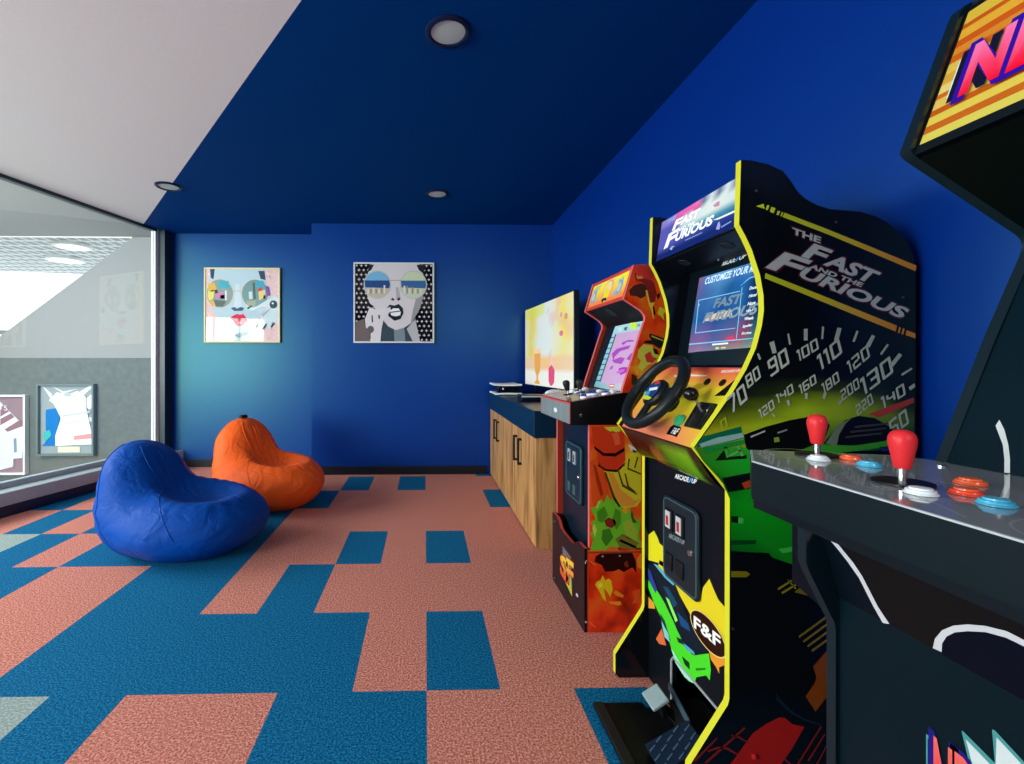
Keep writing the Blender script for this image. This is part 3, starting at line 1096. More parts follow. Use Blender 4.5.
# ================================================================== BEAN BAGS
def beanbag(name, loc, rot, size, mat, seam_col, lab, seed, tab, hz=1.0):
    rz = Matrix.Rotation(rot, 4, 'Z') @ Matrix.Diagonal((1, 1, hz, 1))
    t = thing(name, loc, lab, 'bean bag')

    def sd(P, c, r):
        q = (P - np.array(c)) / np.array(r)
        l = np.linalg.norm(q, axis=-1)
        return (l - 1.0) * min(r)

    def smin(a, b, k):
        h = np.clip(.5 + .5 * (b - a) / k, 0, 1)
        return b * (1 - h) + a * h - k * h * (1 - h)

    def field(P):
        a = sd(P, (.05, 0, .20), (.50, .425, .235))
        ca, sa = math.cos(.28), math.sin(.28)
        Q = P - np.array((-.275, 0, .34))
        Q = np.stack([Q[..., 0] * ca + Q[..., 2] * sa, Q[..., 1], -Q[..., 0] * sa + Q[..., 2] * ca], -1)
        b = sd(Q, (0, 0, 0), (.215, .315, .355))
        f = smin(a, b, .10)
        dent = sd(P, (.15, 0, .50), (.265, .265, .20))
        return -smin(-f, dent, .05)

    o = np.array((0.0, 0.0, .20))

    def root(D):
        ts = np.linspace(1.0, 0.02, 120)
        P = o + D[:, None, :] * ts[None, :, None]
        F = field(P)
        idx = np.argmax(F < 0, axis=1)
        idx = np.clip(idx, 1, 119)
        ar = np.arange(len(D))
        f0, f1 = F[ar, idx - 1], F[ar, idx]
        w = f0 / (f0 - f1 + 1e-9)
        tt = ts[idx - 1] + (ts[idx] - ts[idx - 1]) * w
        P = o + D * tt[:, None]
        P[:, 2] = np.where(P[:, 2] < .012, .012 * np.exp((P[:, 2] - .012) * 30), P[:, 2])
        return P

    def wrinkle(p):
        v = Vector((p[0] * 5 + seed, p[1] * 5, p[2] * 9))
        a = mnoise.noise(v) * .010
        fold = math.sin(p[2] * 62 + 5 * mnoise.noise(Vector((p[0] * 4, p[1] * 4, seed)))) * .0042
        fold *= max(0, 1 - abs(p[0] + .34) / .30) * max(0, 1 - abs(p[2] - .30) / .28)
        fold2 = math.sin(math.atan2(p[1], p[0] - .16) * 22 + 3 * mnoise.noise(Vector((p[0] * 6, p[1] * 6, seed + 3)))) * .005
        rr = math.hypot(p[0] - .16, p[1])
        fold2 *= max(0, 1 - abs(rr - .22) / .16) * (1 if p[2] > .25 else 0)
        return a + fold + fold2

    NU, NVV = 128, 84
    D = []
    for j in range(1, NVV):
        ph = math.pi * j / NVV
        for i in range(NU):
            th = 2 * math.pi * i / NU
            D.append((math.sin(ph) * math.cos(th), math.sin(ph) * math.sin(th), math.cos(ph)))
    D += [(0, 0, 1), (0, 0, -1)]
    D = np.array(D)
    P = root(D)
    for _ in range(2):
        G = P[:-2].reshape(NVV - 1, NU, 3)
        G2 = G.copy()
        G2[1:-1] = G[1:-1] * .5 + .125 * (G[2:] + G[:-2] + np.roll(G, 1, 1)[1:-1] + np.roll(G, -1, 1)[1:-1])
        P[:-2] = G2.reshape(-1, 3)
    pts = []
    for d, p in zip(D, P):
        w = wrinkle(p) if p[2] > .02 else 0
        q = Vector(p) + Vector(d) * w
        q.z = max(q.z, 0.0)
        pts.append(rz @ (q * size))
    m = MB()
    vs = [m.bm.verts.new(p) for p in pts]
    n = NU * (NVV - 1)
    for j in range(NVV - 2):
        for i in range(NU):
            k = (i + 1) % NU
            m._f([vs[j * NU + i], vs[(j + 1) * NU + i], vs[(j + 1) * NU + k], vs[j * NU + k]], (0, 0, 0), mat)
    for i in range(NU):
        k = (i + 1) % NU
        m._f([vs[n], vs[i], vs[k]], (0, 0, 0), mat)
        m._f([vs[n + 1], vs[(NVV - 2) * NU + k], vs[(NVV - 2) * NU + i]], (0, 0, 0), mat)
    m.build('cover', t, (0, 0, 0), smooth=180)
    # seams radiate from the crown of the backrest down to the floor
    apex = Vector((-.56, 0, .83)).normalized()
    e1 = Vector((0, 1, 0))
    e2 = apex.cross(e1)
    for ang in (20, 92, 150, 210, 268, 340):
        a = R(ang)
        s = e1 * math.cos(a) + e2 * math.sin(a)
        DD = np.array([tuple((apex * math.cos(x) + s * math.sin(x)).normalized()) for x in np.linspace(.16, 1.9, 60)])
        PP = root(DD)
        path = [rz @ ((Vector(p) + Vector(d) * (wrinkle(p) + .0005)) * size) for p, d in zip(PP, DD) if p[2] > .03]
        if len(path) > 3:
            m = MB()
            m.tube(path, .0026, (0, 0, 0), mat, seg=6)
            m.build('seam', t, (0, 0, 0))
    tp = root(np.array([tuple(apex)]))[0]
    c = rz @ (Vector(tp) * size)
    m = MB()
    if tab:
        m.obox(c + Vector((0, 0, .008)), rz.to_3x3() @ Vector((.016, 0, 0)), rz.to_3x3() @ Vector((0, .03, 0)), Vector((0, 0, .012)), (18, 16, 18), MATTE)
        m.build('pull_tab', t, (0, 0, 0), bevel=.003)
    return t


beanbag('bean_bag', (-1.455, 2.82, 0), R(-14), .93, BAG_BLUE, (2, 30, 112), 'blue teardrop bean bag seat slumped on the carpet nearer the camera', 2.0, False)
beanbag('bean_bag', (-1.245, 3.69, 0), R(-30), .87, BAG_ORANGE, (180, 60, 14), 'orange teardrop bean bag seat with black tab near the back wall', 9.0, True, 1.12)

GAUGE = [
    ('70', [(0.774,0.974),(0.818,1.013),(0.763,1.015)]),
    ('80', [(0.818,1.039),(0.852,1.068),(0.81,1.07)]),
    ('90', [(0.877,1.068),(0.926,1.104),(0.867,1.109)]),
    ('100', [(0.948,1.107),(1.002,1.141),(0.942,1.135)]),
    ('110', [(1.004,1.083),(1.063,1.131),(0.994,1.121)]),
    ('120', [(1.08,1.075),(1.135,1.121),(1.072,1.106)]),
    ('130', [(1.116,1.02),(1.196,1.081),(1.106,1.062)]),
    ('140', [(1.167,0.986),(1.228,1.024),(1.161,1.016)]),
    ('50', [(1.191,0.916),(1.237,0.951),(1.182,0.954)]),
    ('120', [(0.85,0.962),(0.888,0.99),(0.844,0.985)]),
    ('140', [(0.894,1),(0.937,1.03),(0.889,1.023)]),
    ('160', [(0.953,1.024),(0.996,1.054),(0.948,1.047)]),
    ('180', [(1.013,1.025),(1.056,1.059),(1.007,1.05)]),
    ('200', [(1.062,1.007),(1.108,1.042),(1.056,1.033)]),
    ('220', [(1.102,0.969),(1.144,1.003),(1.095,0.994)]),
    ('0', [(0.751,0.933),(0.767,0.945),(0.745,0.957)]),
]
# ================================================================== RACING ARCADE MACHINE
YEL = (206, 204, 44)
BLK = (10, 14, 20)
N0, N1, F0, F1 = 1.155, 1.174, 1.609, 1.628     # near and far side boards
rt_ = thing('racing_arcade_machine', (.98, 1.39, 0), 'tall black racing arcade machine with yellow edging, steering wheel and speedometer side', 'arcade machine')
RO = rt_.location
prof = [(0.802,1.62),(0.83,1.619),(0.872,1.61),(0.91,1.593),(0.931,1.568),(0.949,1.54),(0.97,1.522),(0.999,1.507),(1.032,1.497),(1.071,1.494),(1.11,1.491),(1.15,1.48),(1.184,1.463),(1.215,1.437),(1.236,1.412),(1.252,1.373),(1.256,1.33)] + [
    (1.256, 0.0), (.682, 0.0), (.669, .014), (.669, .083), (.768, .237), (.772, .252), (.773, .777), (.681, .891)] + [(0.781,1.031),(0.815,1.087),(0.841,1.143),(0.856,1.201),(0.861,1.239),(0.86,1.277),(0.851,1.328),(0.83,1.392),(0.815,1.424),(0.797,1.457)]
edge = {i: YEL for i in range(19, len(prof))}

m = MB()
m.prism(prof, 'Y', N0, N1, BLK, GLOSS, edge=edge, edge_mat=SATIN)
f = FY(N0, .0004)
# yellow-green glow behind the car
K = (12, 16, 20)
g1, g2, g3 = (120, 140, 22), (150, 176, 30), (96, 130, 30)
px_rows = [
    ([(0.805,1.056),(0.877,1.066),(0.967,1.071),(1.058,1.071),(1.163,1.056),(1.252,1.041)], [K, K, K, K, K, K]),
    ([(0.774,1.016),(0.877,1.026),(0.967,1.036),(1.058,1.036),(1.163,1.025),(1.252,1.005)], [K, (30, 40, 22), (40, 52, 22), (46, 60, 22), (30, 40, 22), K]),
    ([(0.753,0.985),(0.877,0.995),(0.967,1.008),(1.058,1.01),(1.163,0.997),(1.252,0.979)], [(46, 56, 20), (84, 100, 22), g1, (136, 158, 26), (90, 110, 26), (40, 52, 26)]),
    ([(0.727,0.95),(0.877,0.97),(0.967,0.985),(1.058,0.99),(1.163,0.977),(1.252,0.959)], [(110, 118, 20), g1, g2, g2, g1, (66, 90, 34)]),
    ([(0.712,0.93),(0.877,0.95),(0.967,0.962),(1.058,0.967),(1.163,0.959),(1.252,0.938)], [(150, 150, 24), g2, g2, g2, g3, (40, 80, 36)]),
    ([(0.696,0.907),(0.877,0.914),(0.967,0.924),(1.058,0.929),(1.163,0.928),(1.252,0.913)], [(126, 140, 24), g2, g1, (80, 130, 30), (40, 90, 36), (20, 50, 30)]),
    ([(0.683,0.89),(0.877,0.878),(0.967,0.878),(1.058,0.878),(1.163,0.882),(1.252,0.877)], [(120, 130, 20), (96, 150, 30), (60, 140, 30), (50, 140, 36), (20, 70, 36), (12, 24, 22)]),
]
m.band([list(zip(a, b)) for a, b in px_rows], f, 0, GLOSS)
G1, G2 = (14, 150, 30), (6, 96, 30)
# body of the painted car
m.band([list(zip([(0.682,0.889),(0.812,0.889),(0.954,0.883),(1.058,0.878)], [(60, 120, 30), (40, 150, 40), (60, 170, 50), (30, 130, 40)])),
        list(zip([(0.704,0.856),(0.812,0.858),(0.954,0.842),(1.058,0.832)], [(40, 130, 30), (24, 160, 40), (20, 150, 34), G1])),
        list(zip([(0.753,0.803),(0.812,0.792),(0.954,0.756),(1.058,0.742)], [G2, G1, (16, 160, 30), G1])),
        list(zip([(0.774,0.757),(0.812,0.744),(0.954,0.692),(1.058,0.679)], [G1, (18, 164, 30), (14, 150, 28), G2])),
        list(zip([(0.775,0.694),(0.812,0.686),(0.954,0.641),(1.058,0.633)], [G1, G1, (14, 140, 28), G2])),
        list(zip([(0.776,0.628),(0.846,0.623),(0.941,0.59),(1.058,0.587)], [G2, (10, 110, 28), (20, 130, 30), (8, 80, 26)]))], f, 1, GLOSS)
m.poly([(0.846,0.624),(0.872,0.622),(0.897,0.593),(0.934,0.585),(1.058,0.587),(1.058,0.551),(0.846,0.553)], f, 2, BLK)
m.poly([(0.897,0.632),(0.954,0.641),(0.954,0.629),(0.908,0.621)], f, 3, (60, 190, 70))
m.poly([(0.753,0.813),(0.833,0.828),(0.833,0.787),(0.768,0.777)], f, 2, (14, 16, 20))
m.poly([(0.802,0.8),(0.83,0.81),(0.83,0.79),(0.81,0.785)], f, 3, (170, 60, 30))
m.poly([(0.776,0.716),(0.794,0.716),(0.797,0.698),(0.776,0.701)], f, 2, (8, 40, 20))
m.poly([(0.794,0.714),(0.807,0.711),(0.807,0.698),(0.794,0.698)], f, 3, (70, 200, 80))
m.poly([(0.776,0.655),(0.841,0.655),(0.838,0.645),(0.776,0.643)], f, 2, (8, 70, 26))
# dark glasshouse and rear arch, highlights, wing
m.poly([(0.807,0.922),(0.862,0.942),(0.926,0.959),(0.978,0.968),(1.019,0.965),(1.03,0.945),(1.019,0.916),(0.995,0.899),(0.949,0.881),(0.844,0.871),(0.815,0.888)], f, 2, (10, 12, 14))
m.poly([(1.013,0.899),(1.042,0.933),(1.071,0.959),(1.106,0.97),(1.147,0.964),(1.183,0.944),(1.209,0.921),(1.171,0.905),(1.101,0.896),(1.048,0.89)], f, 2, (16, 16, 18))
m.poly([(0.943,0.879),(1.019,0.896),(1.101,0.894),(1.171,0.905),(1.247,0.925),(1.247,0.906),(1.194,0.892),(1.077,0.878),(0.972,0.865)], f, 3, (60, 160, 40))
m.poly([(1.019,0.899),(1.048,0.944),(1.089,0.967),(1.071,0.95),(1.054,0.922),(1.048,0.893)], f, 4, (112, 128, 104))
for a in (0, 1, 2):
    m.poly([(p[0] + .012 * a, p[1] + .013 * a) for p in [(1.071,0.918),(1.165,0.927),(1.165,0.923),(1.071,0.913)]], f, 3, (60, 62, 62))
m.poly([(1.13,0.974),(1.25,1.017),(1.25,1.003),(1.159,0.966)], f, 3, (176, 56, 48))
m.poly([(1.159,0.89),(1.247,0.898),(1.247,0.882),(1.165,0.88)], f, 3, (30, 50, 130))
m.poly([(0.688,0.9),(0.705,0.919),(0.801,0.944),(0.804,0.922),(0.811,0.914),(0.705,0.891),(0.688,0.891)], f, 3, (10, 96, 66))
m.poly([(0.694,0.9),(0.74,0.916),(0.805,0.928),(0.809,0.916),(0.74,0.9),(0.698,0.891)], f, 4, (128, 170, 166))
m.poly([(0.703,0.89),(0.809,0.911),(0.811,0.9),(0.709,0.875)], f, 4, (24, 130, 50))
m.poly([(0.757,0.891),(0.764,0.893),(0.77,0.866),(0.763,0.864)], f, 4, (60, 150, 60))
m.poly([(0.789,0.894),(0.796,0.895),(0.808,0.87),(0.801,0.868)], f, 4, (90, 170, 90))
m.poly([(0.769,0.871),(0.799,0.886),(0.801,0.881),(0.772,0.867)], f, 4, (90, 170, 90))
m.poly([(0.734,0.857),(0.757,0.884),(0.763,0.866),(0.815,0.871),(0.815,0.862)], f, 3, (12, 30, 16))
m.poly([(0.824,0.919),(0.862,0.934),(0.863,0.93),(0.826,0.915)], f, 5, (150, 158, 156))
m.poly([(0.894,0.929),(0.92,0.937),(0.919,0.933),(0.895,0.925)], f, 5, (120, 130, 130))
m.poly([(0.885,0.915),(0.898,0.917),(0.9,0.905),(0.886,0.903)], f, 5, (120, 140, 60))
# lower side: bumper line, lattice lines, orange and red streaks
m.poly([(0.776,0.577),(0.815,0.576),(0.825,0.569),(0.815,0.561),(0.776,0.562)], f, 2, (126, 118, 20))
for q in ([(0.895,0.532),(0.97,0.577),(0.973,0.574),(0.897,0.527)], [(0.905,0.522),(0.97,0.56),(0.973,0.557),(0.908,0.517)], [(0.916,0.558),(0.941,0.529),(0.944,0.532),(0.918,0.56)], [(0.941,0.57),(0.962,0.544),(0.965,0.547),(0.944,0.573)]):
    m.poly(q, f, 2, (140, 130, 30))
m.poly([(0.939,0.522),(0.975,0.552),(1.017,0.503),(0.993,0.508)], f, 2, (120, 100, 24))
for k in range(4):
    dx, dy = .016 * k, -.012 * k
    m.poly([(p[0] + dx * .7, p[1] + dy) for p in [(0.949,0.41),(1.027,0.465),(1.03,0.46),(0.952,0.405)]], f, 2, (120, 100, 40))
m.poly([(1.06,0.391),(1.021,0.37),(0.987,0.332),(0.996,0.306),(0.992,0.291),(0.968,0.256),(0.994,0.217),(1.022,0.253),(1.06,0.276)], f, 2, (132, 64, 18))
m.poly([(0.768,0.08),(0.831,0.165),(0.865,0.188),(0.899,0.204),(0.914,0.203),(0.933,0.187),(0.965,0.179),(0.933,0.124),(0.899,0.077)], f, 2, (176, 26, 16))
for q in ([(0.707,0.095),(0.809,0.182),(0.813,0.178),(0.712,0.09)], [(0.68,0.101),(0.739,0.158),(0.741,0.154),(0.684,0.096)], [(0.775,0.163),(0.797,0.158),(0.821,0.143),(0.819,0.14),(0.794,0.154),(0.775,0.16)], [(0.714,0.124),(0.743,0.134),(0.768,0.13),(0.792,0.115),(0.789,0.111),(0.765,0.125),(0.743,0.128),(0.717,0.119)],
          [(0.943,0.084),(1.006,0.181),(1.01,0.178),(0.948,0.081)], [(0.972,0.095),(1.016,0.161),(1.019,0.158),(0.977,0.091)], [(0.992,0.08),(1.021,0.132),(1.024,0.13),(0.996,0.076)], [(0.914,0.101),(0.933,0.084),(0.93,0.081),(0.911,0.097)]):
    m.poly(q, f, 3, (120, 30, 22))
m.poly([(0.889,0.274),(0.899,0.255),(0.933,0.22),(0.972,0.198),(1.011,0.186),(1.011,0.181),(0.97,0.192),(0.928,0.215),(0.894,0.247)], f, 2, (20, 34, 48))
# stripes
Y1, Y2 = (188, 200, 44), (206, 124, 40)
for top, bot in (([(0.914,1.487),(1.027,1.445),(1.142,1.4),(1.258,1.354)], [(0.909,1.476),(1.025,1.433),(1.139,1.387),(1.256,1.339)]),
                 ([(0.865,1.333),(0.97,1.293),(1.09,1.246),(1.207,1.2)], [(0.863,1.32),(0.967,1.279),(1.084,1.232),(1.203,1.185)])):
    cs = [Y1, (196, 190, 44), (204, 156, 44), Y2]
    m.band([list(zip(top, cs)), list(zip(bot, cs))], f, 0, GLOSS)
for q in ([(0.84,1.503),(0.86,1.509),(0.863,1.496)], [(0.869,1.506),(0.875,1.505),(0.871,1.493),(0.865,1.494)], [(0.88,1.502),(0.891,1.498),(0.886,1.485),(0.876,1.489)], [(0.897,1.492),(0.903,1.49),(0.899,1.48),(0.893,1.482)], [(0.907,1.489),(0.911,1.487),(0.907,1.477),(0.903,1.479)]):
    m.poly(q, f, 0, Y1)
for q in ([(1.212,1.197),(1.217,1.195),(1.213,1.18),(1.209,1.182)], [(1.222,1.194),(1.227,1.192),(1.223,1.177),(1.218,1.179)], [(1.232,1.189),(1.255,1.18),(1.255,1.167),(1.229,1.176)]):
    m.poly(q, f, 0, Y2)
# title lettering
TL = [('THE', [(0.936,1.432),(1.011,1.407),(0.933,1.45)], 0.0), ('F', [(0.956,1.376),(1.02,1.353),(0.977,1.414)], 0), ('AST', [(1.012,1.355),(1.144,1.303),(1.034,1.387)], 0),
      ('AND THE', [(0.975,1.347),(1.115,1.297),(0.98,1.358)], 0), ('F', [(0.863,1.347),(0.954,1.318),(0.896,1.393)], 0), ('URIOUS', [(0.948,1.324),(1.223,1.215),(0.965,1.351)], 0)]
for s, q, _ in TL:
    m.text(s, q, f, 1, (74, 22, 30), GLOSS, bold=.07, shear=.15, grow=.004)
for s, q, _ in TL:
    m.text(s, q, f, 2, (176, 180, 178), GLOSS, bold=.035, shear=.15)
for s, q in GAUGE:
    m.digits(s, q, f, 5, (176, 184, 170) if s != '0' else (150, 170, 40), GLOSS)
for q in ([(0.873,1.156),(0.885,1.161),(0.892,1.131),(0.881,1.128)], [(0.919,1.179),(0.924,1.179),(0.929,1.152),(0.924,1.151)], [(0.962,1.191),(0.972,1.192),(0.972,1.162),(0.962,1.162)], [(1.009,1.198),(1.015,1.196),(1.012,1.165),(1.007,1.166)],
          [(1.049,1.195),(1.06,1.193),(1.051,1.159),(1.04,1.162)], [(1.099,1.188),(1.104,1.185),(1.094,1.158),(1.088,1.16)], [(1.139,1.177),(1.147,1.173),(1.133,1.144),(1.122,1.148)], [(1.178,1.153),(1.183,1.151),(1.165,1.125),(1.159,1.128)],
          [(1.209,1.13),(1.218,1.125),(1.194,1.095),(1.183,1.099)], [(1.242,1.093),(1.245,1.089),(1.218,1.072),(1.214,1.076)], [(1.25,1.053),(1.252,1.044),(1.239,1.034),(1.234,1.043)], [(0.841,1.128),(0.846,1.129),(0.852,1.115),(0.847,1.112)],
          [(0.917,1.009),(0.924,1.011),(0.927,0.997),(0.921,0.995)], [(0.965,1.028),(0.972,1.028),(0.972,1.013),(0.965,1.013)], [(1.014,1.03),(1.022,1.029),(1.017,1.013),(1.01,1.015)], [(1.057,1.011),(1.064,1.009),(1.057,0.998),(1.051,1.001)], [(0.878,0.975),(0.884,0.976),(0.889,0.969),(0.885,0.967)]):
    m.poly(q, f, 6, (164, 172, 160))
m.build('side_panel', rt_, RO, label='near side board printed with title, speedometer numbers and green car', smooth=30)
m = MB()
m.prism(prof, 'Y', F0, F1, BLK, GLOSS, edge=edge, edge_mat=SATIN)
m.build('side_panel', rt_, RO, smooth=30)
for x, z in [(0.841,1.542),(1.048,1.464),(1.223,1.273),(0.781,0.43)]:
    m = MB()
    m.lathe((x, N0, z), (0, -1, 0), [(.0035, 0), (.0035, .0015), (0, .002)], (50, 54, 58), SATIN, seg=10)
    m.build('screw', rt_, RO)
m = MB()
m.lathe(([(0.836,0.106)][0][0], N0, [(0.836,0.106)][0][1]), (0, -1, 0), [(.008, 0), (.008, .003), (.005, .006), (0, .007)], (190, 30, 40), SATIN, seg=14)
m.build('screw', rt_, RO, label='red screw cap')

# kick board with pedal opening and printed car
m = MB()
m.prism([(N1, .172), (1.442, .172), (1.452, .160), (1.452, 0), (F0, 0), (F0, .775), (N1, .775)], 'X', .787, .80, (10, 15, 22), BOARD)
f = FX(.787, .0004)
m.poly([(1.613,0.499),(1.57,0.53),(1.545,0.515),(1.533,0.501),(1.503,0.5),(1.491,0.496),(1.486,0.432),(1.545,0.431),(1.614,0.411)], f, 0, (214, 206, 30), BOARD)
m.poly([(1.533,0.445),(1.491,0.451),(1.491,0.415),(1.431,0.413),(1.301,0.431),(1.29,0.47),(1.261,0.508),(1.242,0.488),(1.222,0.47),(1.191,0.463),(1.192,0.349),(1.271,0.336),(1.351,0.359),(1.441,0.403),(1.545,0.409)], f, 0, (216, 196, 34), BOARD)
m.poly([(1.267,0.318),(1.196,0.34),(1.196,0.311),(1.218,0.291),(1.218,0.274),(1.23,0.283),(1.254,0.29)], f, 1, (222, 140, 44), BOARD)
m.poly([(1.614,0.284),(1.57,0.281),(1.562,0.266),(1.62,0.238)], f, 0, (220, 150, 50), BOARD)
m.poly([(1.518,0.224),(1.557,0.166),(1.533,0.163),(1.49,0.184)], f, 0, (212, 104, 54), BOARD)
m.poly([(1.62,0.343),(1.545,0.335),(1.474,0.31),(1.42,0.27),(1.332,0.251),(1.262,0.301),(1.253,0.261),(1.258,0.229),(1.275,0.231),(1.321,0.195),(1.33,0.17),(1.362,0.156),(1.42,0.162),(1.458,0.196),(1.497,0.244),(1.57,0.284),(1.614,0.32)], f, 2, (70, 206, 40), BOARD)
m.poly([(1.616,0.391),(1.57,0.417),(1.486,0.414),(1.436,0.411),(1.39,0.374),(1.351,0.329),(1.267,0.318),(1.272,0.297),(1.341,0.247),(1.395,0.257),(1.447,0.29),(1.509,0.325),(1.557,0.366)], f, 3, (12, 26, 40), BOARD)
m.poly([(1.612,0.386),(1.593,0.381),(1.545,0.341),(1.557,0.322),(1.604,0.344)], f, 4, (40, 60, 140), BOARD)
m.poly([(1.57,0.417),(1.545,0.423),(1.474,0.416),(1.436,0.411),(1.444,0.402),(1.497,0.403)], f, 4, (90, 170, 190), BOARD)
m.poly([(1.509,0.37),(1.474,0.381),(1.42,0.356),(1.441,0.333)], f, 4, (16, 66, 96), BOARD)
m.poly([(1.422,0.332),(1.36,0.327),(1.351,0.31),(1.4,0.299)], f, 4, (20, 70, 120), BOARD)
m.poly([(1.4,0.254),(1.332,0.262),(1.327,0.255),(1.37,0.244)], f, 4, (80, 150, 190), BOARD)
m.poly([(1.426,0.25),(1.395,0.26),(1.38,0.252),(1.415,0.239)], f, 4, (20, 40, 40), BOARD)
m.poly([(1.395,0.209),(1.356,0.215),(1.353,0.195),(1.38,0.194)], f, 4, (14, 50, 30), BOARD)
m.poly([(1.323,0.22),(1.277,0.251),(1.277,0.245),(1.321,0.214)], f, 4, (30, 130, 30), BOARD)
m.poly([(1.527,0.27),(1.497,0.262),(1.461,0.217),(1.48,0.212),(1.515,0.24)], f, 4, (20, 60, 50), BOARD)
m.poly([(1.518,0.25),(1.474,0.233),(1.463,0.21),(1.497,0.208)], f, 5, (130, 190, 200), BOARD)
m.poly([(1.458,0.196),(1.441,0.194),(1.39,0.176),(1.332,0.176),(1.337,0.167),(1.38,0.155),(1.431,0.166)], f, 4, (150, 220, 190), BOARD)
m.poly([(1.491,0.343),(1.469,0.345),(1.418,0.306),(1.431,0.293)], f, 4, (130, 230, 90), BOARD)


def ovalpx(cx, cy, a, b, n=28):
    return [(cx + a[0] * math.cos(t) + b[0] * math.sin(t), cy + a[1] * math.cos(t) + b[1] * math.sin(t)) for t in [2 * math.pi * i / n for i in range(n)]]


oc = [(1.267,0.355),(1.192,0.339),(1.242,0.395)]
c0 = oc[0]
va = (oc[1][0] - c0[0], oc[1][1] - c0[1])
vb = (oc[2][0] - c0[0], oc[2][1] - c0[1])
m.poly(ovalpx(c0[0], c0[1], (va[0] * 1.05, va[1] * 1.05), (vb[0] * 1.08, vb[1] * 1.08)), f, 5, (226, 200, 120), BOARD)
m.poly(ovalpx(c0[0], c0[1], va, vb), f, 6, (40, 16, 8), BOARD)
m.text('F&F', [(1.33,0.334),(1.202,0.345),(1.336,0.369)], f, 7, (60, 30, 10), GLOSS, bold=.06, shear=.1, grow=.003)
m.text('F&F', [(1.33,0.334),(1.202,0.345),(1.336,0.369)], f, 8, (236, 238, 236), GLOSS, bold=.03, shear=.1)
m.text('ARCADE', [(1.438,0.743),(1.36,0.749),(1.436,0.759)], f, 1, (226, 230, 232), GLOSS, bold=.03, shear=.2)
m.text('1', [(1.362,0.75),(1.347,0.751),(1.358,0.765)], f, 1, (60, 140, 220), GLOSS, bold=.03, shear=.2)
m.text('UP', [(1.347,0.751),(1.323,0.753),(1.343,0.766)], f, 1, (226, 230, 232), GLOSS, bold=.03, shear=.2)
m.build('kick_panel', rt_, RO, label='black front board printed with green car and yellow splashes', smooth=30)
m = MB()
m.box(.93, .94, N1, F0, 0, .25, (6, 8, 10), MATTE)
m.build('recess_back', rt_, RO)
m = MB()
m.tube([(.786, 1.456, 0.02), (.786, 1.456, .158), (.786, 1.444, .175), (.786, N1 + .004, .175)], .004, (150, 158, 160), SATIN, seg=8)
m.build('recess_trim', rt_, RO, label='pale edging of the pedal opening')

m = MB()
m.box(.80, 1.235, N1, F0, 0, .012, (8, 9, 11), MATTE)
m.build('bottom_board', rt_, RO)

# coin door
cd = [(1.491,0.681),(1.296,0.436)]
cy0, cy1, cz0, cz1 = cd[1][0], cd[0][0], [(1.497,0.417)][0][1], cd[0][1]
m = MB()
m.prism(rrect(cy0, cy1, cz0, cz1, .022), 'X', .776, .786, (22, 34, 42), SATIN)
door = m.build('coin_door', rt_, RO, bevel=.003)
m = MB()
yy = (cy1 - cy0)
ring = rrect(cy0 + .008, cy1 - .008, cz0 + .008, cz1 - .008, .018)
m.tube([(.7755, y, z) for y, z in ring], .0025, (60, 84, 92), SATIN, seg=6, closed=True)
m.build('door_trim', door, RO)
for u in (.20, .52):
    y = cy1 - yy * u
    m = MB()
    m.prism([(y - .026, cz1 - .105), (y + .016, cz1 - .105), (y + .016, cz1 - .038), (y - .026, cz1 - .038)], 'X', .772, .7765, (12, 16, 20), SATIN)
    m.prism([(y - .014, cz1 - .098), (y + .014, cz1 - .098), (y + .014, cz1 - .045), (y - .014, cz1 - .045)], 'X', .770, .772, (180, 186, 188), GLOSS)
    m.prism([(y - .006, cz1 - .090), (y + .008, cz1 - .090), (y + .008, cz1 - .060), (y - .006, cz1 - .060)], 'X', .769, .770, (176, 36, 40), GLOSS)
    m.build('coin_slot', door, RO)
    m = MB()
    m.box(.770, .7765, y - .022, y + .018, cz0 + .035, cz0 + .085, (16, 24, 30), SATIN)
    m.build('return_flap', door, RO, bevel=.002)
m = MB()
m.lathe((.776, cy0 + .030, cz0 + .135), (-1, 0, 0), [(.012, 0), (.012, .004), (.009, .009), (0, .010)], (206, 210, 212), METAL, seg=18)
m.build('lock', door, RO)
m = MB()
m.text('ARCADE1UP', [(1.452,0.55),(1.362,0.561),(1.454,0.565)], FX(.7755, .0004), 0, (130, 146, 150), SATIN, bold=.02, shear=.2)
m.build('door_badge', door, RO)

# curved board under the control panel
fp = [(.790, .772), (.772, .776), (.752, .790), (.730, .818), (.708, .852), (.690, .882)]
m = MB()
cols = [(14, 16, 18), (60, 50, 20), (96, 150, 26), (70, 120, 22), (40, 50, 20), (18, 18, 18)]
NS = 14
rows = []
for j, (x, z) in enumerate(fp):
    row = []
    for i in range(NS + 1):
        t = i / NS
        y = F0 + (N1 - F0) * t
        a = mnoise.noise(Vector((t * 4, j * .5, 3)))
        c = lerp((24, 16, 10), (110, 168, 26), max(0, min(1, (t - .25) * 1.9 + a * .5)))
        if t > .86:
            c = (30, 30, 14)
        if j in (0, 5) or t < .16:
            c = (14, 14, 14)
        if .3 < t < .45 and j in (2, 3):
            c = (150, 90, 40)
        row.append(((x, y, z), c))
    rows.append(row)
m.band(rows, lambda p, k=0: Vector(p), 0, GLOSS)
back = [(x + .012, z + .004) for x, z in fp]
m.band([[((x, y, z), (10, 10, 10)) for y in (F0, N1)] for x, z in back], lambda p, k=0: Vector(p), 0, GLOSS)
m.build('lower_apron', rt_, RO, label='curved apron printed green on black')

# control panel
CN = Vector((-.819, 0, .575)).normalized()


def cp(p, k=0):       # (y, t) on the sloping control panel
    return Vector((.692 + .146 * p[1], p[0], .884 + .208 * p[1])) + CN * .0005 * (k + 1)


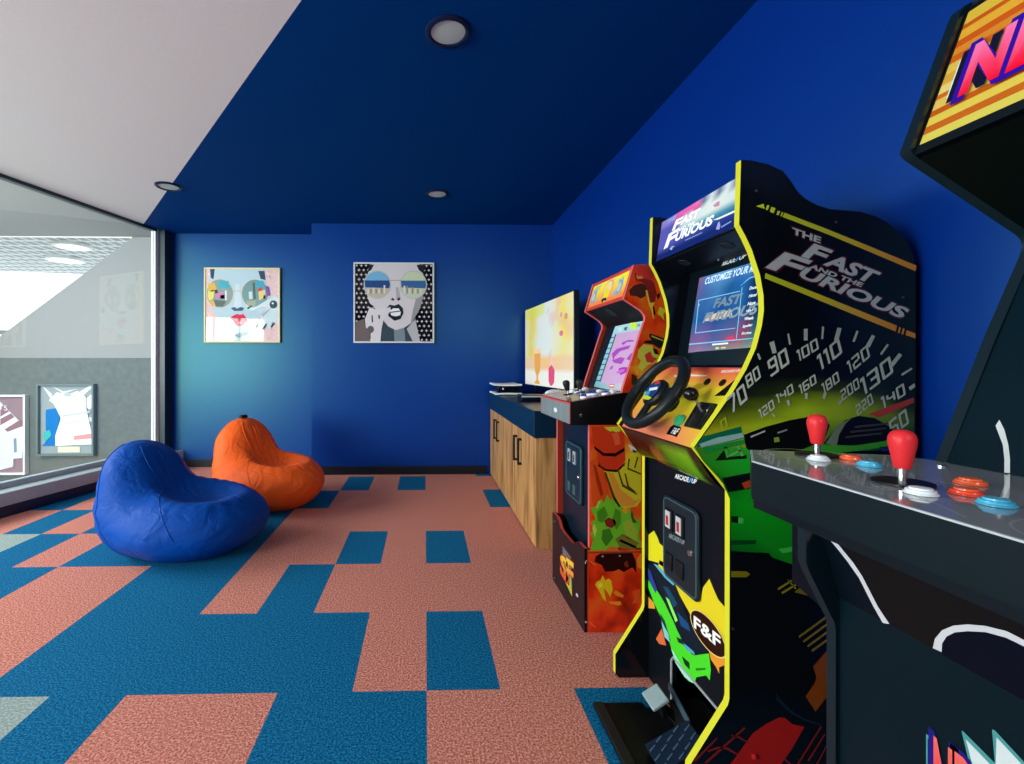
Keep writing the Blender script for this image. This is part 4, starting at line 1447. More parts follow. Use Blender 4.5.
cf = FNC((-.819, 0, .575), .0005, N1, F0)
m = MB()
m.prism([(.692, .884), (.838, 1.092), (.85, 1.08), (.704, .872)], 'Y', N1, F0, (20, 20, 20), SATIN)
grad = [(0, (226, 120, 90)), (.15, (230, 136, 84)), (.3, (222, 176, 50)), (.5, (216, 206, 40)), (.68, (220, 200, 46)), (.82, (230, 146, 62)), (1, (222, 80, 66))]
rows = []
for t, c in grad:
    row = []
    for i in range(9):
        u = i / 8
        c2 = c
        if t < .45:
            c2 = lerp(c, (222, 206, 50), max(0, min(1, (u - .72) * 2.2)))
        if .25 < t < .8:
            c2 = lerp(c2, (226, 120, 70), max(0, .5 - u * 1.4))
        row.append(((F0 + (N1 - F0) * u, t), c2))
    rows.append(row)
m.band(rows, cp, 0, GLOSS)
m.poly([(0.784,1.234,1.015),(0.816,1.196,1.061),(0.822,1.174,1.069),(0.789,1.133,1.022),(0.787,1.187,1.019)], cf, 1, (22, 20, 16))
m.poly([(0.784,1.382,1.015),(0.805,1.345,1.045),(0.803,1.283,1.043),(0.793,1.324,1.027)], cf, 1, (190, 150, 40))
m.poly([(0.702,1.328,0.898),(0.716,1.332,0.918),(0.723,1.318,0.929),(0.719,1.28,0.923),(0.708,1.273,0.908),(0.702,1.273,0.898),(0.703,1.299,0.899)], cf, 1, (18, 18, 18))
m.text('F&F', [(0.705,1.309,0.902),(0.705,1.28,0.903),(0.717,1.31,0.919)], cf, 2, (226, 228, 226), GLOSS, bold=.03)
m.text('ARCADE1UP', [(0.828,1.274,1.077),(0.83,1.197,1.081),(0.833,1.281,1.084)], cf, 1, (238, 226, 220), GLOSS, bold=.03, shear=.2)
for q in ([(0.816,1.493,1.06),(0.82,1.415,1.066),(0.823,1.42,1.07),(0.819,1.498,1.065)], [(0.819,1.405,1.064),(0.819,1.327,1.066),(0.822,1.328,1.069),(0.823,1.411,1.07)]):
    m.poly(q, cf, 1, (244, 226, 214))
m.build('control_panel', rt_, RO, label='sloping panel printed red, orange and yellow', smooth=30)
for q in ([(0.808,1.303,1.05)], [(0.809,1.236,1.05)]):
    m = MB()
    m.lathe(q[0], CN, [(.011, 0), (.011, .004), (.007, .006), (0, .006)], (22, 14, 10), SATIN, seg=18)
    m.build('button', rt_, RO, label='small black push button')
q = [(0.731,1.305,0.939)]
m = MB()
m.lathe(q[0], CN, [(.019, 0), (.019, .006), (.015, .008), (.014, .012), (0, .013)], (60, 176, 120), SATIN, seg=24)
m.build('button', rt_, RO, label='green push button')

# steering wheel
WC = Vector((.7570, 1.392, .976)) + CN * .072
e1 = Vector((0, -1, 0))
e2 = CN.cross(e1).normalized()
if e2.z < 0:
    e2 = -e2
wheel_m = MB()
wheel_m.tube([WC + (e1 * math.cos(a) + e2 * math.sin(a)) * .116 for a in [2 * math.pi * i / 56 for i in range(56)]], .0165, (20, 28, 32), SATIN, seg=16, closed=True)
wheel = wheel_m.build('steering_wheel', rt_, RO, smooth=180)
for a in (8, 172, 270):
    d = e1 * math.cos(R(a)) + e2 * math.sin(R(a))
    n = CN.cross(d)
    m = MB()
    m.obox(WC + d * .066 - CN * .008, d * .048, n * .015, CN * .005, (18, 22, 24), SATIN)
    m.build('spoke', wheel, RO, bevel=.002)
m = MB()
m.lathe(WC - CN * .022, CN, [(.0, 0), (.036, 0), (.046, .010), (.046, .022), (.040, .028), (0, .030)], (20, 24, 26), SATIN)
hf = lambda p, k=0: WC + CN * (.0085 + .0005 * (k + 1)) + e1 * p[0] + e2 * p[1]
m.poly(ell(0, 0, .036, .036, 24), hf, 0, (30, 60, 110))
m.poly([(-.036, -.006), (.0, -.02), (.03, -.026), (.02, -.034), (-.02, -.034)], hf, 1, (190, 200, 40))
m.poly(ell(-.012, -.012, .014, .010, 16), hf, 2, (60, 150, 190))
m.poly([(-.02, .006), (.022, .014), (.028, .004), (-.012, -.004)], hf, 2, (220, 228, 232))
m.poly([(-.006, .02), (.02, .026), (.012, .033), (-.008, .032)], hf, 2, (200, 50, 44))
m.build('hub', wheel, RO)
m = MB()
m.tube([WC - CN * .075, WC - CN * .02], .026, (16, 18, 20), SATIN, seg=20)
m.build('column', wheel, RO)

# gear shifter
gq = [Vector(p) for p in [(0.77,1.279,0.995),(0.769,1.195,0.993),(0.724,1.19,0.93),(0.722,1.265,0.926)]]
gc = sum(gq, Vector()) / 4
ev = ((gq[0] + gq[1]) - (gq[2] + gq[3])) / 4
eh = ((gq[1] + gq[2]) - (gq[0] + gq[3])) / 4
m = MB()
m.obox(gc + CN * .003, eh, ev, CN * .003, (24, 24, 24), SATIN)
for s in (-1, 1):
    m.obox(gc + CN * .008 + eh * .72 * s, eh * .08, ev * .9, CN * .003, (150, 154, 150), METAL)
m.obox(gc + CN * .0065, eh * .35, ev * .8, CN * .001, (8, 8, 8), MATTE)
sg = m.build('shifter_gate', rt_, RO)
bp_ = Vector([(0.823,1.38,1.002)][0])
kb = gc + ev * .25
tip = gc + ev * .85 + CN * .042
m = MB()
m.tube([kb, tip], .0045, (190, 196, 196), METAL, seg=10)
m.build('shift_rod', sg, RO)
m = MB()
m.lathe(tip - CN * .004, CN, [(0.0, -.003), (.012, .002), (.0185, .012), (.0185, .022), (.013, .032), (.006, .036), (0, .037)], (14, 14, 14), GLOSS, seg=22)
m.build('shift_knob', sg, RO)

# screen and bezel
SN = Vector((-.987, 0, .163)).normalized()
m = MB()
m.prism([(.838, 1.092), (.884, 1.100), (.937, 1.422), (.955, 1.42), (.90, 1.085), (.848, 1.078)], 'Y', N1, F0, (10, 20, 26), GLOSS)
sf = FNC((-.987, 0, .163), .0005, N1 + .001, F0)
m.text('ARCADE', [(0.933,1.433,1.41),(0.933,1.369,1.41),(0.935,1.43,1.424)], sf, 0, (206, 212, 214), GLOSS, bold=.03, shear=.2)
m.text('1', [(0.933,1.368,1.41),(0.933,1.356,1.411),(0.935,1.366,1.423)], sf, 0, (60, 140, 220), GLOSS, bold=.03, shear=.2)
m.text('UP', [(0.933,1.353,1.41),(0.933,1.321,1.412),(0.935,1.352,1.424)], sf, 0, (206, 212, 214), GLOSS, bold=.03, shear=.2)
m.build('bezel', rt_, RO, smooth=20)
m = MB()
sA = [(0.889,1.541,1.14),(0.889,1.481,1.143),(0.889,1.415,1.144),(0.889,1.35,1.145),(0.89,1.291,1.146),(0.89,1.237,1.147),(0.89,1.196,1.148)]
sB = [(0.894,1.543,1.171),(0.894,1.485,1.172),(0.894,1.419,1.171),(0.894,1.354,1.172),(0.894,1.295,1.173),(0.894,1.24,1.175),(0.894,1.202,1.175)]
sC = [(0.906,1.544,1.247),(0.906,1.489,1.247),(0.906,1.425,1.246),(0.906,1.361,1.246),(0.906,1.303,1.246),(0.906,1.252,1.246),(0.906,1.216,1.247)]
sD = [(0.922,1.545,1.342),(0.922,1.492,1.341),(0.922,1.43,1.34),(0.922,1.369,1.34),(0.921,1.314,1.339),(0.922,1.265,1.34),(0.922,1.234,1.34)]
sE = [(0.931,1.546,1.394),(0.93,1.495,1.393),(0.93,1.433,1.392),(0.93,1.374,1.391),(0.93,1.321,1.391),(0.93,1.272,1.391),(0.93,1.243,1.391)]
pk, bl, db, gy = (110, 80, 120), (30, 80, 132), (10, 36, 80), (120, 122, 116)
m.band([list(zip(sA, [(120, 104, 130), (130, 110, 140), (110, 110, 130), (120, 120, 120), gy, (120, 130, 110), gy])),
        list(zip(sB, [pk, (120, 80, 130), (80, 80, 130), (100, 80, 116), (140, 60, 84), (50, 96, 100), (90, 110, 120)])),
        list(zip(sC, [bl, (30, 80, 140), (20, 66, 126), (30, 76, 130), (30, 76, 126), db, db])),
        list(zip(sD, [(90, 80, 130), (60, 96, 150), (60, 110, 160), bl, (30, 90, 150), db, db])),
        list(zip(sE, [(130, 86, 120), (70, 110, 170), (90, 140, 190), (80, 130, 180), (60, 110, 170), (80, 130, 180), bl]))], sf, 0, SCREEN)
m.text('CUSTOMIZE YOUR RIDE', [(0.926,1.509,1.365),(0.925,1.245,1.362),(0.929,1.506,1.387)], sf, 1, (206, 232, 244), SCREEN, bold=.02, shear=.2)
for q in ([(0.917,1.529,1.314),(0.917,1.324,1.313),(0.917,1.323,1.315),(0.918,1.529,1.317)], [(0.899,1.517,1.204),(0.899,1.318,1.205),(0.9,1.319,1.207),(0.9,1.518,1.207)], [(0.917,1.529,1.314),(0.917,1.524,1.314),(0.899,1.513,1.204),(0.899,1.517,1.204)], [(0.919,1.319,1.324),(0.919,1.316,1.325),(0.894,1.304,1.175),(0.894,1.307,1.175)],
          [(0.893,1.542,1.167),(0.894,1.223,1.171),(0.894,1.223,1.173),(0.894,1.543,1.171)], [(0.921,1.329,1.333),(0.923,1.29,1.348),(0.923,1.263,1.348),(0.923,1.262,1.346),(0.922,1.289,1.345),(0.92,1.325,1.33)]):
    m.poly(q, sf, 1, (120, 190, 226), SCREEN)
for i in range(5):
    m.poly([Vector(p) + Vector((0, 0, -.02 * i)) for p in [(0.916,1.526,1.303),(0.916,1.519,1.303),(0.914,1.519,1.295),(0.914,1.525,1.295)]], sf, 1, (130, 190, 226), SCREEN)
m.poly([(0.908,1.475,1.256),(0.908,1.42,1.261),(0.909,1.349,1.263),(0.906,1.341,1.245),(0.905,1.398,1.241),(0.905,1.471,1.24)], sf, 1, (196, 176, 158), SCREEN)
m.text('FAST', [(0.911,1.441,1.278),(0.911,1.308,1.277),(0.916,1.439,1.308)], sf, 2, (104, 128, 144), SCREEN, bold=.04, shear=.2)
m.text('FURIOUS', [(0.904,1.485,1.235),(0.905,1.238,1.238),(0.91,1.479,1.267)], sf, 2, (118, 136, 146), SCREEN, bold=.04, shear=.2)
for s, q in (('Decals', [(0.917,1.284,1.311),(0.917,1.251,1.311),(0.918,1.284,1.32)]), ('Hood', [(0.913,1.282,1.289),(0.913,1.251,1.289),(0.915,1.281,1.298)]), ('Nose', [(0.909,1.282,1.266),(0.91,1.252,1.267),(0.911,1.281,1.276)]),
             ('Wing', [(0.906,1.282,1.245),(0.906,1.254,1.246),(0.907,1.282,1.254)]), ('Wheels', [(0.903,1.284,1.225),(0.903,1.249,1.225),(0.904,1.284,1.234)]), ('Spoiler', [(0.899,1.287,1.202),(0.899,1.247,1.204),(0.9,1.287,1.212)]), ('Engine', [(0.896,1.287,1.183),(0.896,1.248,1.183),(0.897,1.286,1.192)])):
    m.text(s, q, sf, 2, (226, 236, 240), SCREEN, bold=.02, shear=.2)
for q, c in (([(0.892,1.415,1.16),(0.892,1.339,1.161),(0.893,1.34,1.166),(0.893,1.416,1.165)], (220, 220, 226)), ([(0.89,1.395,1.148),(0.89,1.378,1.149),(0.891,1.379,1.153),(0.891,1.396,1.153)], (210, 226, 90)), ([(0.89,1.368,1.149),(0.89,1.347,1.149),(0.891,1.348,1.153),(0.891,1.37,1.153)], (210, 216, 80)),
             ([(0.894,1.357,1.171),(0.894,1.312,1.172),(0.896,1.318,1.186),(0.895,1.351,1.181)], (190, 50, 90))):
    m.poly(q, sf, 1, c, SCREEN)
m.build('screen', rt_, RO, smooth=0)

# speaker board, marquee, lid and back
m = MB()
m.prism([(.937, 1.420), (.828, 1.458), (.828, 1.466), (.945, 1.428)], 'Y', N1, F0, (10, 18, 24), SATIN)
m.build('speaker_board', rt_, RO)
un = Vector((-.33, 0, -.94)).normalized()
for y in (1.53, 1.31):
    m = MB()
    m.lathe((.87, y, 1.443), un, [(.020, 0), (.019, .002), (.015, .001), (0, .001)], (20, 28, 34), MATTE)
    m.build('speaker_grille', rt_, RO)
for y in (1.42, 1.29):
    m = MB()
    m.lathe((.915, y, 1.4275), un, [(.0045, 0), (.0045, .002), (0, .003)], (190, 196, 190), METAL, seg=12)
    m.build('screw', rt_, RO)
m = MB()
m.prism([(.8125, 1.462), (.8332, 1.600), (.90, 1.600), (.90, 1.462)], 'Y', N1, F0, (14, 26, 60), GLOSS)
mf = FNC((-.989, 0, .148), .0005, N1, F0)


def mq(u, v):
    return (.8125 + .0207 * v, F0 - .004 + (N1 - F0 + .008) * u, 1.462 + .138 * v)


rows = []
for v in (0, .12, .3, .45, .6, .75, .9, 1):
    row = []
    for i in range(13):
        u = i / 12
        c = (20, 36, 96)
        if v > .2:
            c = lerp((86, 84, 170), (40, 60, 130), min(1, u * 1.3))
        if v > .4 and u > .35:
            c = lerp((60, 130, 150), (120, 190, 186), (v - .4) * 1.6)
        if v > .58 and u > .25:
            c = lerp((206, 216, 210), (150, 160, 180), abs(u - .7))
        if v > .8:
            c = lerp((206, 90, 160), (190, 204, 204), min(1, max(0, (u - .4) * 2.2))) if u > .2 else (130, 120, 190)
        if v >= .9 and u > .5:
            c = (96, 110, 140) if i % 2 else (196, 206, 206)
        row.append((mq(u, v), c))
    rows.append(row)
m.band(rows, mf, 0, LIGHTBOX)
m.poly([(0.819,1.295,1.511),(0.819,1.195,1.508),(0.818,1.194,1.502),(0.819,1.271,1.505)], mf, 1, (214, 224, 226), LIGHTBOX)
m.poly([(0.832,1.433,1.592),(0.831,1.39,1.588),(0.83,1.364,1.585),(0.829,1.372,1.575),(0.829,1.4,1.572)], mf, 1, (214, 90, 150), LIGHTBOX)
m.poly([(0.826,1.306,1.556),(0.827,1.289,1.561),(0.827,1.277,1.559),(0.824,1.275,1.545),(0.825,1.295,1.548)], mf, 1, (196, 130, 150), LIGHTBOX)
for s, q in (('THE', [(0.83,1.562,1.582),(0.83,1.509,1.582),(0.832,1.562,1.594)]), ('F', [(0.824,1.523,1.545),(0.824,1.466,1.543),(0.829,1.516,1.578)]), ('AST', [(0.825,1.475,1.55),(0.824,1.369,1.545),(0.829,1.472,1.576)]),
             ('AND THE', [(0.823,1.488,1.532),(0.822,1.388,1.527),(0.824,1.486,1.542)]), ('F', [(0.817,1.562,1.494),(0.818,1.482,1.499),(0.824,1.557,1.54)]), ('URIOUS', [(0.818,1.494,1.502),(0.817,1.294,1.498),(0.822,1.49,1.531)])):
    m.text(s, q, mf, 2, (238, 240, 246) if s != 'THE' else (140, 170, 220), LIGHTBOX, bold=.045, shear=.15)
m.poly([(0.815,1.275,1.479),(0.817,1.268,1.496),(0.817,1.262,1.497),(0.815,1.255,1.484),(0.814,1.258,1.473)], mf, 2, (150, 150, 210), LIGHTBOX)
m.poly([(0.815,1.252,1.48),(0.815,1.21,1.483),(0.814,1.208,1.479),(0.814,1.25,1.475)], mf, 2, (120, 140, 200), LIGHTBOX)
m.poly([(0.816,1.428,1.491),(0.816,1.34,1.49),(0.816,1.339,1.487),(0.816,1.428,1.488)], mf, 2, (120, 140, 190), LIGHTBOX)
m.poly([(0.815,1.519,1.485),(0.817,1.505,1.493),(0.816,1.5,1.49),(0.815,1.486,1.485),(0.816,1.502,1.486),(0.814,1.504,1.477)], mf, 2, (150, 170, 210), LIGHTBOX)
m.build('marquee', rt_, RO, label='backlit title marquee', smooth=0)
m = MB()
m.prism([(.834, 1.601), (.90, 1.601), (.95, 1.54), (1.03, 1.485), (1.11, 1.478), (1.2, 1.44), (1.245, 1.37), (1.245, .0), (1.235, 0), (1.235, 1.365), (1.19, 1.43), (1.10, 1.468), (1.03, 1.475), (.94, 1.53), (.90, 1.59), (.834, 1.594)], 'Y', N1, F0, (12, 14, 18), MATTE)
m.build('back_panel', rt_, RO)

# pedals on their tray
m = MB()
m.prism([(.54, 1.18), (.80, 1.18), (.80, 1.448), (.70, 1.448), (.70, 1.473), (.54, 1.473)], 'Z', 0, .014, (10, 12, 16), SATIN)
m.prism([(.54, 1.18), (.572, 1.18), (.572, 1.473), (.54, 1.473)], 'Z', .014, .017, (30, 26, 24), MATTE)
ped = m.build('pedal_tray', rt_, RO, bevel=.002)
pq = [Vector((.722, 1.420, .108)), Vector((.722, 1.348, .108)), Vector((.672, 1.345, .080)), Vector((.672, 1.417, .080))]
pc = sum(pq, Vector()) / 4
ph = (pq[1] - pq[0]) / 2
pv = (pq[0] - pq[3]) / 2
pn = ph.cross(pv).normalized()
m = MB()
m.obox(pc, ph, pv, pn * .006, (146, 164, 168), SATIN)
gp = m.build('gas_pedal', rt_, RO, bevel=.004, label='grey accelerator pedal')
m = MB()
m.obox(pc + Vector((.02, 0, -.022)), Vector((.006, 0, 0)), Vector((0, .018, 0)), Vector((0, 0, .03)), (12, 14, 16), SATIN)
m.tube([pc + Vector((.02, 0, -.02)), pc + Vector((.07, -.006, -.075)), (.80, 1.38, .02)], .010, (10, 12, 14), SATIN, seg=10)
m.build('pedal_arm', gp, RO)
bA, bB, bC, bD = Vector((.617, 1.285, .034)), Vector((.745, 1.298, .092)), Vector((.745, 1.205, .092)), Vector((.617, 1.195, .034))
m = MB()
bc = (bA + bB + bC + bD) / 4
ex_ = (bB - bA) / 2
ey_ = (bA - bD) / 2
bn = ex_.cross(ey_).normalized()
if bn.z < 0:
    bn = -bn
m.obox(bc - bn * .006, ex_, ey_, bn * .006, (20, 34, 52), SATIN)
for i in range(5):
    for j in range(3):
        p = bc + ex_ * (-.8 + .4 * i) + ey_ * (-.65 + .65 * j + (.3 if i % 2 else 0) - .15) + bn * .001
        m.obox(p, ex_.normalized() * .011 + ey_.normalized() * .004, (ey_.normalized() * .011 - ex_.normalized() * .004) * .2, bn * .0014, (66, 86, 108), SATIN)
m.build('brake_pedal', rt_, RO, bevel=.002, label='broad dark tread-plate brake pedal')
m = MB()
m.obox((.758, 1.365, .088), (.004, 0, 0), (.012, .075, 0), (0, 0, .010), (64, 84, 98), SATIN)
m.obox((.80, 1.30, .045), (.05, 0, 0), (0, .10, 0), (0, 0, .03), (8, 9, 11), MATTE)
m.build('pedal_block', rt_, RO, bevel=.002)

# ================================================================== FIGHTING ARCADE MACHINE
RED = (206, 70, 60)
PKR = (214, 100, 104)
NA, NB, FA, FB = 1.885, 1.903, 2.342, 2.36
st = thing('fighting_arcade_machine', (.94, 2.12, 0), 'orange arcade machine with flame printed side and yellow lit sign, beside the cabinets', 'arcade machine')
SO = st.location
body = [(.676, .345), (.676, .853), (.800, .860), (.812, .985), (.816, 1.006), (.902, 1.272), (.908, 1.284), (.908, 1.298), (.902, 1.312), (.888, 1.326), (.819, 1.371), (.861, 1.513), (.90, 1.514), (.96, 1.505), (1.06, 1.45), (1.16, 1.41), (1.21, 1.34), (1.22, 1.25), (1.22, .345)]
riser = [(.668, 0), (.668, .340), (1.22, .340), (1.22, 0)]
be = {i: PKR for i in range(0, 14)}
re_ = {0: RED}


def flame(x, z, s, heat):
    n = mnoise.noise(Vector((x * 9, z * 7, s))) + .5 * mnoise.noise(Vector((x * 22, z * 16, s + 5))) + .25 * mnoise.noise(Vector((x * 50, z * 40, s + 9)))
    n = n * .5 + heat
    st_ = [(-.45, (96, 24, 16)), (-.22, (190, 40, 16)), (.0, (238, 62, 20)), (.22, (224, 96, 26)), (.38, (236, 150, 34)), (.6, (240, 206, 60))]
    if n <= st_[0][0]:
        return st_[0][1]
    for (a, c), (b, d) in zip(st_[:-1], st_[1:]):
        if n <= b:
            return lerp(c, d, (n - a) / (b - a))
    return st_[-1][1]


def flame_band(m, zs, xl, xr, f, k, seed, heat):
    rows = []
    for z in zs:
        a = xl(z)
        rows.append([((a + (xr - a) * i / 30, z), flame(a + (xr - a) * i / 30, z, seed, heat(a + (xr - a) * i / 30, z))) for i in range(31)])
    m.band(rows, f, k, GLOSS)


def interp(tab, v):
    for (a, b), (c, d) in zip(tab[:-1], tab[1:]):
        if v <= c:
            return b + (d - b) * (v - a) / (c - a)
    return tab[-1][1]


m = MB()
m.prism(body, 'Y', NA, NB, (190, 60, 24), GLOSS, edge=be, edge_mat=SATIN)
f = FY(NA, .0004)
ltab = [(.985, .8135), (1.006, .8175), (1.272, .9035), (1.298, .9095), (1.326, .8895), (1.371, .8205), (1.507, .8608)]
flame_band(m, [.985 + .522 * j / 40 for j in range(41)], lambda z: interp(ltab, z), 1.06, f, 0, 3.0, lambda x, z: .06 + .12 * (z < 1.1))
flame_band(m, [.346 + .506 * j / 40 for j in range(41)], lambda z: .6775, 1.06, f, 0, 8.0, lambda x, z: .18)
# upper print: smoke shapes, pale streak and flame tongues
m.poly([(0.84,1.407),(0.859,1.426),(0.889,1.436),(0.908,1.431),(0.913,1.407),(0.908,1.383),(0.889,1.373),(0.869,1.383),(0.845,1.385)], f, 1, (76, 40, 36))
m.poly([(0.862,1.475),(0.869,1.48),(0.874,1.463),(0.894,1.46),(0.908,1.456),(0.938,1.448),(0.948,1.427),(0.955,1.397),(0.948,1.359),(0.938,1.349),(0.923,1.368),(0.913,1.397),(0.908,1.431),(0.889,1.443),(0.869,1.448)], f, 1, (134, 36, 28))
m.poly([(0.869,1.472),(0.877,1.465),(0.894,1.465),(0.899,1.456),(0.874,1.453)], f, 2, (226, 140, 60))
m.poly([(0.908,1.407),(0.916,1.407),(0.921,1.383),(0.928,1.354),(0.948,1.359),(0.938,1.339),(0.945,1.291),(0.94,1.291),(0.933,1.325),(0.923,1.344)], f, 2, (232, 190, 60))
m.poly([(0.938,1.339),(0.944,1.339),(0.949,1.31),(0.946,1.3),(0.941,1.31)], f, 3, (40, 22, 20))
m.poly([(0.953,1.388),(0.967,1.398),(0.97,1.383),(0.96,1.368)], f, 2, (60, 30, 26))
m.poly([(0.958,1.31),(0.967,1.339),(0.987,1.33),(0.992,1.32),(0.982,1.31),(0.987,1.281),(0.972,1.3)], f, 2, (206, 200, 40))
# dark cap-like wedge with yellow and green flame blots under it
m.poly([(0.923,1.219),(0.928,1.229),(0.987,1.209),(0.987,1.185),(0.967,1.166),(0.938,1.185),(0.899,1.19),(0.908,1.2),(0.933,1.202)], f, 2, (30, 34, 34))
m.poly([(0.933,1.222),(0.982,1.202),(0.983,1.197),(0.933,1.215)], f, 3, (186, 176, 60))
m.poly([(0.879,1.161),(0.899,1.185),(0.933,1.18),(0.958,1.156),(0.965,1.132),(0.948,1.107),(0.918,1.098),(0.894,1.073),(0.879,1.093),(0.889,1.117),(0.874,1.132)], f, 2, (206, 196, 70))
m.poly([(0.904,1.141),(0.928,1.156),(0.938,1.132),(0.958,1.127),(0.938,1.107),(0.913,1.112)], f, 3, (204, 60, 50))
m.poly([(0.938,1.171),(0.958,1.161),(0.962,1.141),(0.945,1.146)], f, 3, (40, 36, 24))
m.poly([(0.85,1.064),(0.869,1.054),(0.879,1.03),(0.859,1.01),(0.85,1.025)], f, 2, (60, 44, 20))
m.poly([(0.859,1.093),(0.877,1.073),(0.884,1.054),(0.869,1.061)], f, 2, (236, 170, 50))
# lower print: red banded drum, yellow swirls, green jagged burst
L = '560,420,5.458'
m.poly([(0.685,0.846),(0.805,0.846),(0.821,0.812),(0.824,0.707),(0.805,0.673),(0.759,0.665),(0.717,0.684),(0.702,0.76),(0.689,0.783)], f, 1, (206, 56, 26))
m.poly([(0.694,0.767),(0.736,0.737),(0.782,0.737),(0.821,0.759),(0.821,0.744),(0.782,0.722),(0.733,0.725),(0.698,0.752)], f, 2, (40, 14, 12))
m.poly([(0.71,0.692),(0.744,0.671),(0.79,0.668),(0.824,0.698),(0.821,0.685),(0.79,0.658),(0.744,0.662),(0.712,0.683)], f, 2, (60, 20, 14))
m.poly([(0.767,0.828),(0.797,0.82),(0.805,0.775),(0.782,0.767)], f, 2, (226, 90, 50))
m.poly([(0.675,0.7),(0.706,0.722),(0.736,0.654),(0.753,0.571),(0.744,0.534),(0.698,0.519),(0.685,0.541)], f, 1, (212, 76, 26))
m.poly([(0.691,0.7),(0.704,0.677),(0.733,0.571),(0.723,0.556),(0.703,0.624)], f, 2, (170, 40, 20))
m.poly([(0.736,0.662),(0.805,0.669),(0.837,0.714),(0.858,0.752),(0.889,0.729),(0.889,0.54),(0.873,0.518),(0.82,0.507),(0.797,0.526),(0.767,0.586)], f, 2, (204, 190, 40))
m.poly([(0.753,0.658),(0.774,0.654),(0.805,0.586),(0.866,0.54),(0.887,0.548),(0.858,0.518),(0.812,0.518),(0.782,0.563)], f, 3, (220, 140, 50))
for q in ([(0.79,0.669),(0.797,0.665),(0.816,0.609),(0.873,0.57),(0.873,0.564),(0.811,0.599)], [(0.837,0.714),(0.843,0.71),(0.837,0.676),(0.889,0.653),(0.889,0.647),(0.832,0.67)], [(0.82,0.654),(0.826,0.652),(0.839,0.601),(0.866,0.578),(0.862,0.575),(0.832,0.595)], [(0.736,0.66),(0.744,0.659),(0.782,0.556),(0.805,0.518),(0.797,0.514),(0.771,0.553)],
          [(0.873,0.721),(0.879,0.721),(0.866,0.676),(0.86,0.675)]):
    m.poly(q, f, 4, (96, 60, 24))
m.poly([(0.835,0.774),(0.85,0.767),(0.873,0.752),(0.87,0.737),(0.847,0.744)], f, 2, (210, 206, 190))
m.poly([(0.736,0.843),(0.797,0.846),(0.805,0.827),(0.774,0.82),(0.751,0.831)], f, 2, (206, 200, 50))
burst = [(0.679,0.511),(0.706,0.519),(0.725,0.549),(0.736,0.534),(0.75,0.567),(0.763,0.541),(0.782,0.556),(0.79,0.526),(0.816,0.51),(0.805,0.495),(0.828,0.488),(0.843,0.51),(0.858,0.48),(0.887,0.45),(0.881,0.404),(0.886,0.351),(0.858,0.34),(0.79,0.352),(0.751,0.336),(0.679,0.337),(0.691,0.383),(0.679,0.406),(0.698,0.428),(0.679,0.451),(0.702,0.466)]
m.poly(burst, f, 4, (110, 180, 40))
for q, c in (([(0.706,0.496),(0.736,0.519),(0.751,0.481),(0.729,0.451),(0.71,0.458)], (70, 130, 30)), ([(0.782,0.511),(0.805,0.495),(0.805,0.45),(0.786,0.42),(0.77,0.465)], (76, 140, 30)), ([(0.729,0.421),(0.759,0.428),(0.774,0.39),(0.744,0.353),(0.725,0.383)], (60, 120, 30)),
             ([(0.812,0.45),(0.843,0.465),(0.873,0.419),(0.873,0.374),(0.828,0.39)], (150, 176, 50)), ([(0.782,0.382),(0.812,0.405),(0.881,0.366),(0.858,0.34),(0.805,0.344)], (120, 110, 40)), ([(0.797,0.375),(0.806,0.382),(0.873,0.351),(0.866,0.344)], (70, 70, 24)),
             ([(0.736,0.46),(0.753,0.472),(0.782,0.462),(0.786,0.443),(0.767,0.428),(0.744,0.436)], (130, 40, 30)), ([(0.687,0.428),(0.694,0.451),(0.706,0.421),(0.698,0.391)], (186, 210, 90)), ([(0.85,0.503),(0.858,0.472),(0.873,0.45),(0.855,0.45),(0.846,0.48)], (90, 60, 24)), ([(0.713,0.541),(0.723,0.541),(0.71,0.511),(0.701,0.511)], (170, 210, 70))):
    m.poly(q, f, 5, c)
m.poly([(0.736,0.334),(0.759,0.352),(0.79,0.352),(0.801,0.333)], f, 6, (214, 100, 44))
m.build('side_panel', st, SO, label='near side board printed with flames and a green burst', smooth=30)
m = MB()
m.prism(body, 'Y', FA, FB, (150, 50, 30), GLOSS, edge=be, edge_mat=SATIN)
m.build('side_panel', st, SO, smooth=30)
m = MB()
m.prism(riser, 'Y', NA - .001, NB, (214, 50, 20), GLOSS, edge=re_, edge_mat=SATIN)
f = FY(NA - .001, .0004)
flame_band(m, [.002 + .336 * j / 40 for j in range(41)], lambda z: .672, 1.06, f, 0, 15.0,
           lambda x, z: .02 + .0 * z)
m.poly([(0.701,0.313),(0.721,0.324),(0.853,0.326),(0.867,0.295),(0.872,0.241),(0.853,0.266),(0.818,0.247),(0.796,0.259),(0.774,0.25),(0.74,0.25),(0.726,0.277),(0.696,0.291)], f, 1, (44, 14, 14))
m.poly([(0.818,0.285),(0.833,0.295),(0.839,0.266),(0.823,0.268)], f, 2, (130, 40, 20))
m.poly([(0.699,0.195),(0.706,0.209),(0.721,0.214),(0.73,0.235),(0.741,0.214),(0.755,0.221),(0.766,0.213),(0.772,0.174),(0.761,0.145),(0.75,0.165),(0.735,0.182),(0.745,0.126),(0.73,0.141),(0.716,0.17)], f, 1, (232, 190, 30))
m.poly([(0.711,0.199),(0.726,0.205),(0.73,0.189),(0.715,0.182)], f, 2, (240, 226, 60))
m.poly([(0.774,0.165),(0.785,0.172),(0.818,0.152),(0.814,0.142),(0.785,0.15)], f, 1, (236, 130, 30))
m.poly([(0.755,0.126),(0.804,0.127),(0.809,0.113),(0.794,0.11),(0.76,0.119)], f, 1, (236, 140, 30))
m.poly([(0.677,0.296),(0.701,0.278),(0.7,0.274),(0.676,0.292)], f, 1, (232, 130, 60))
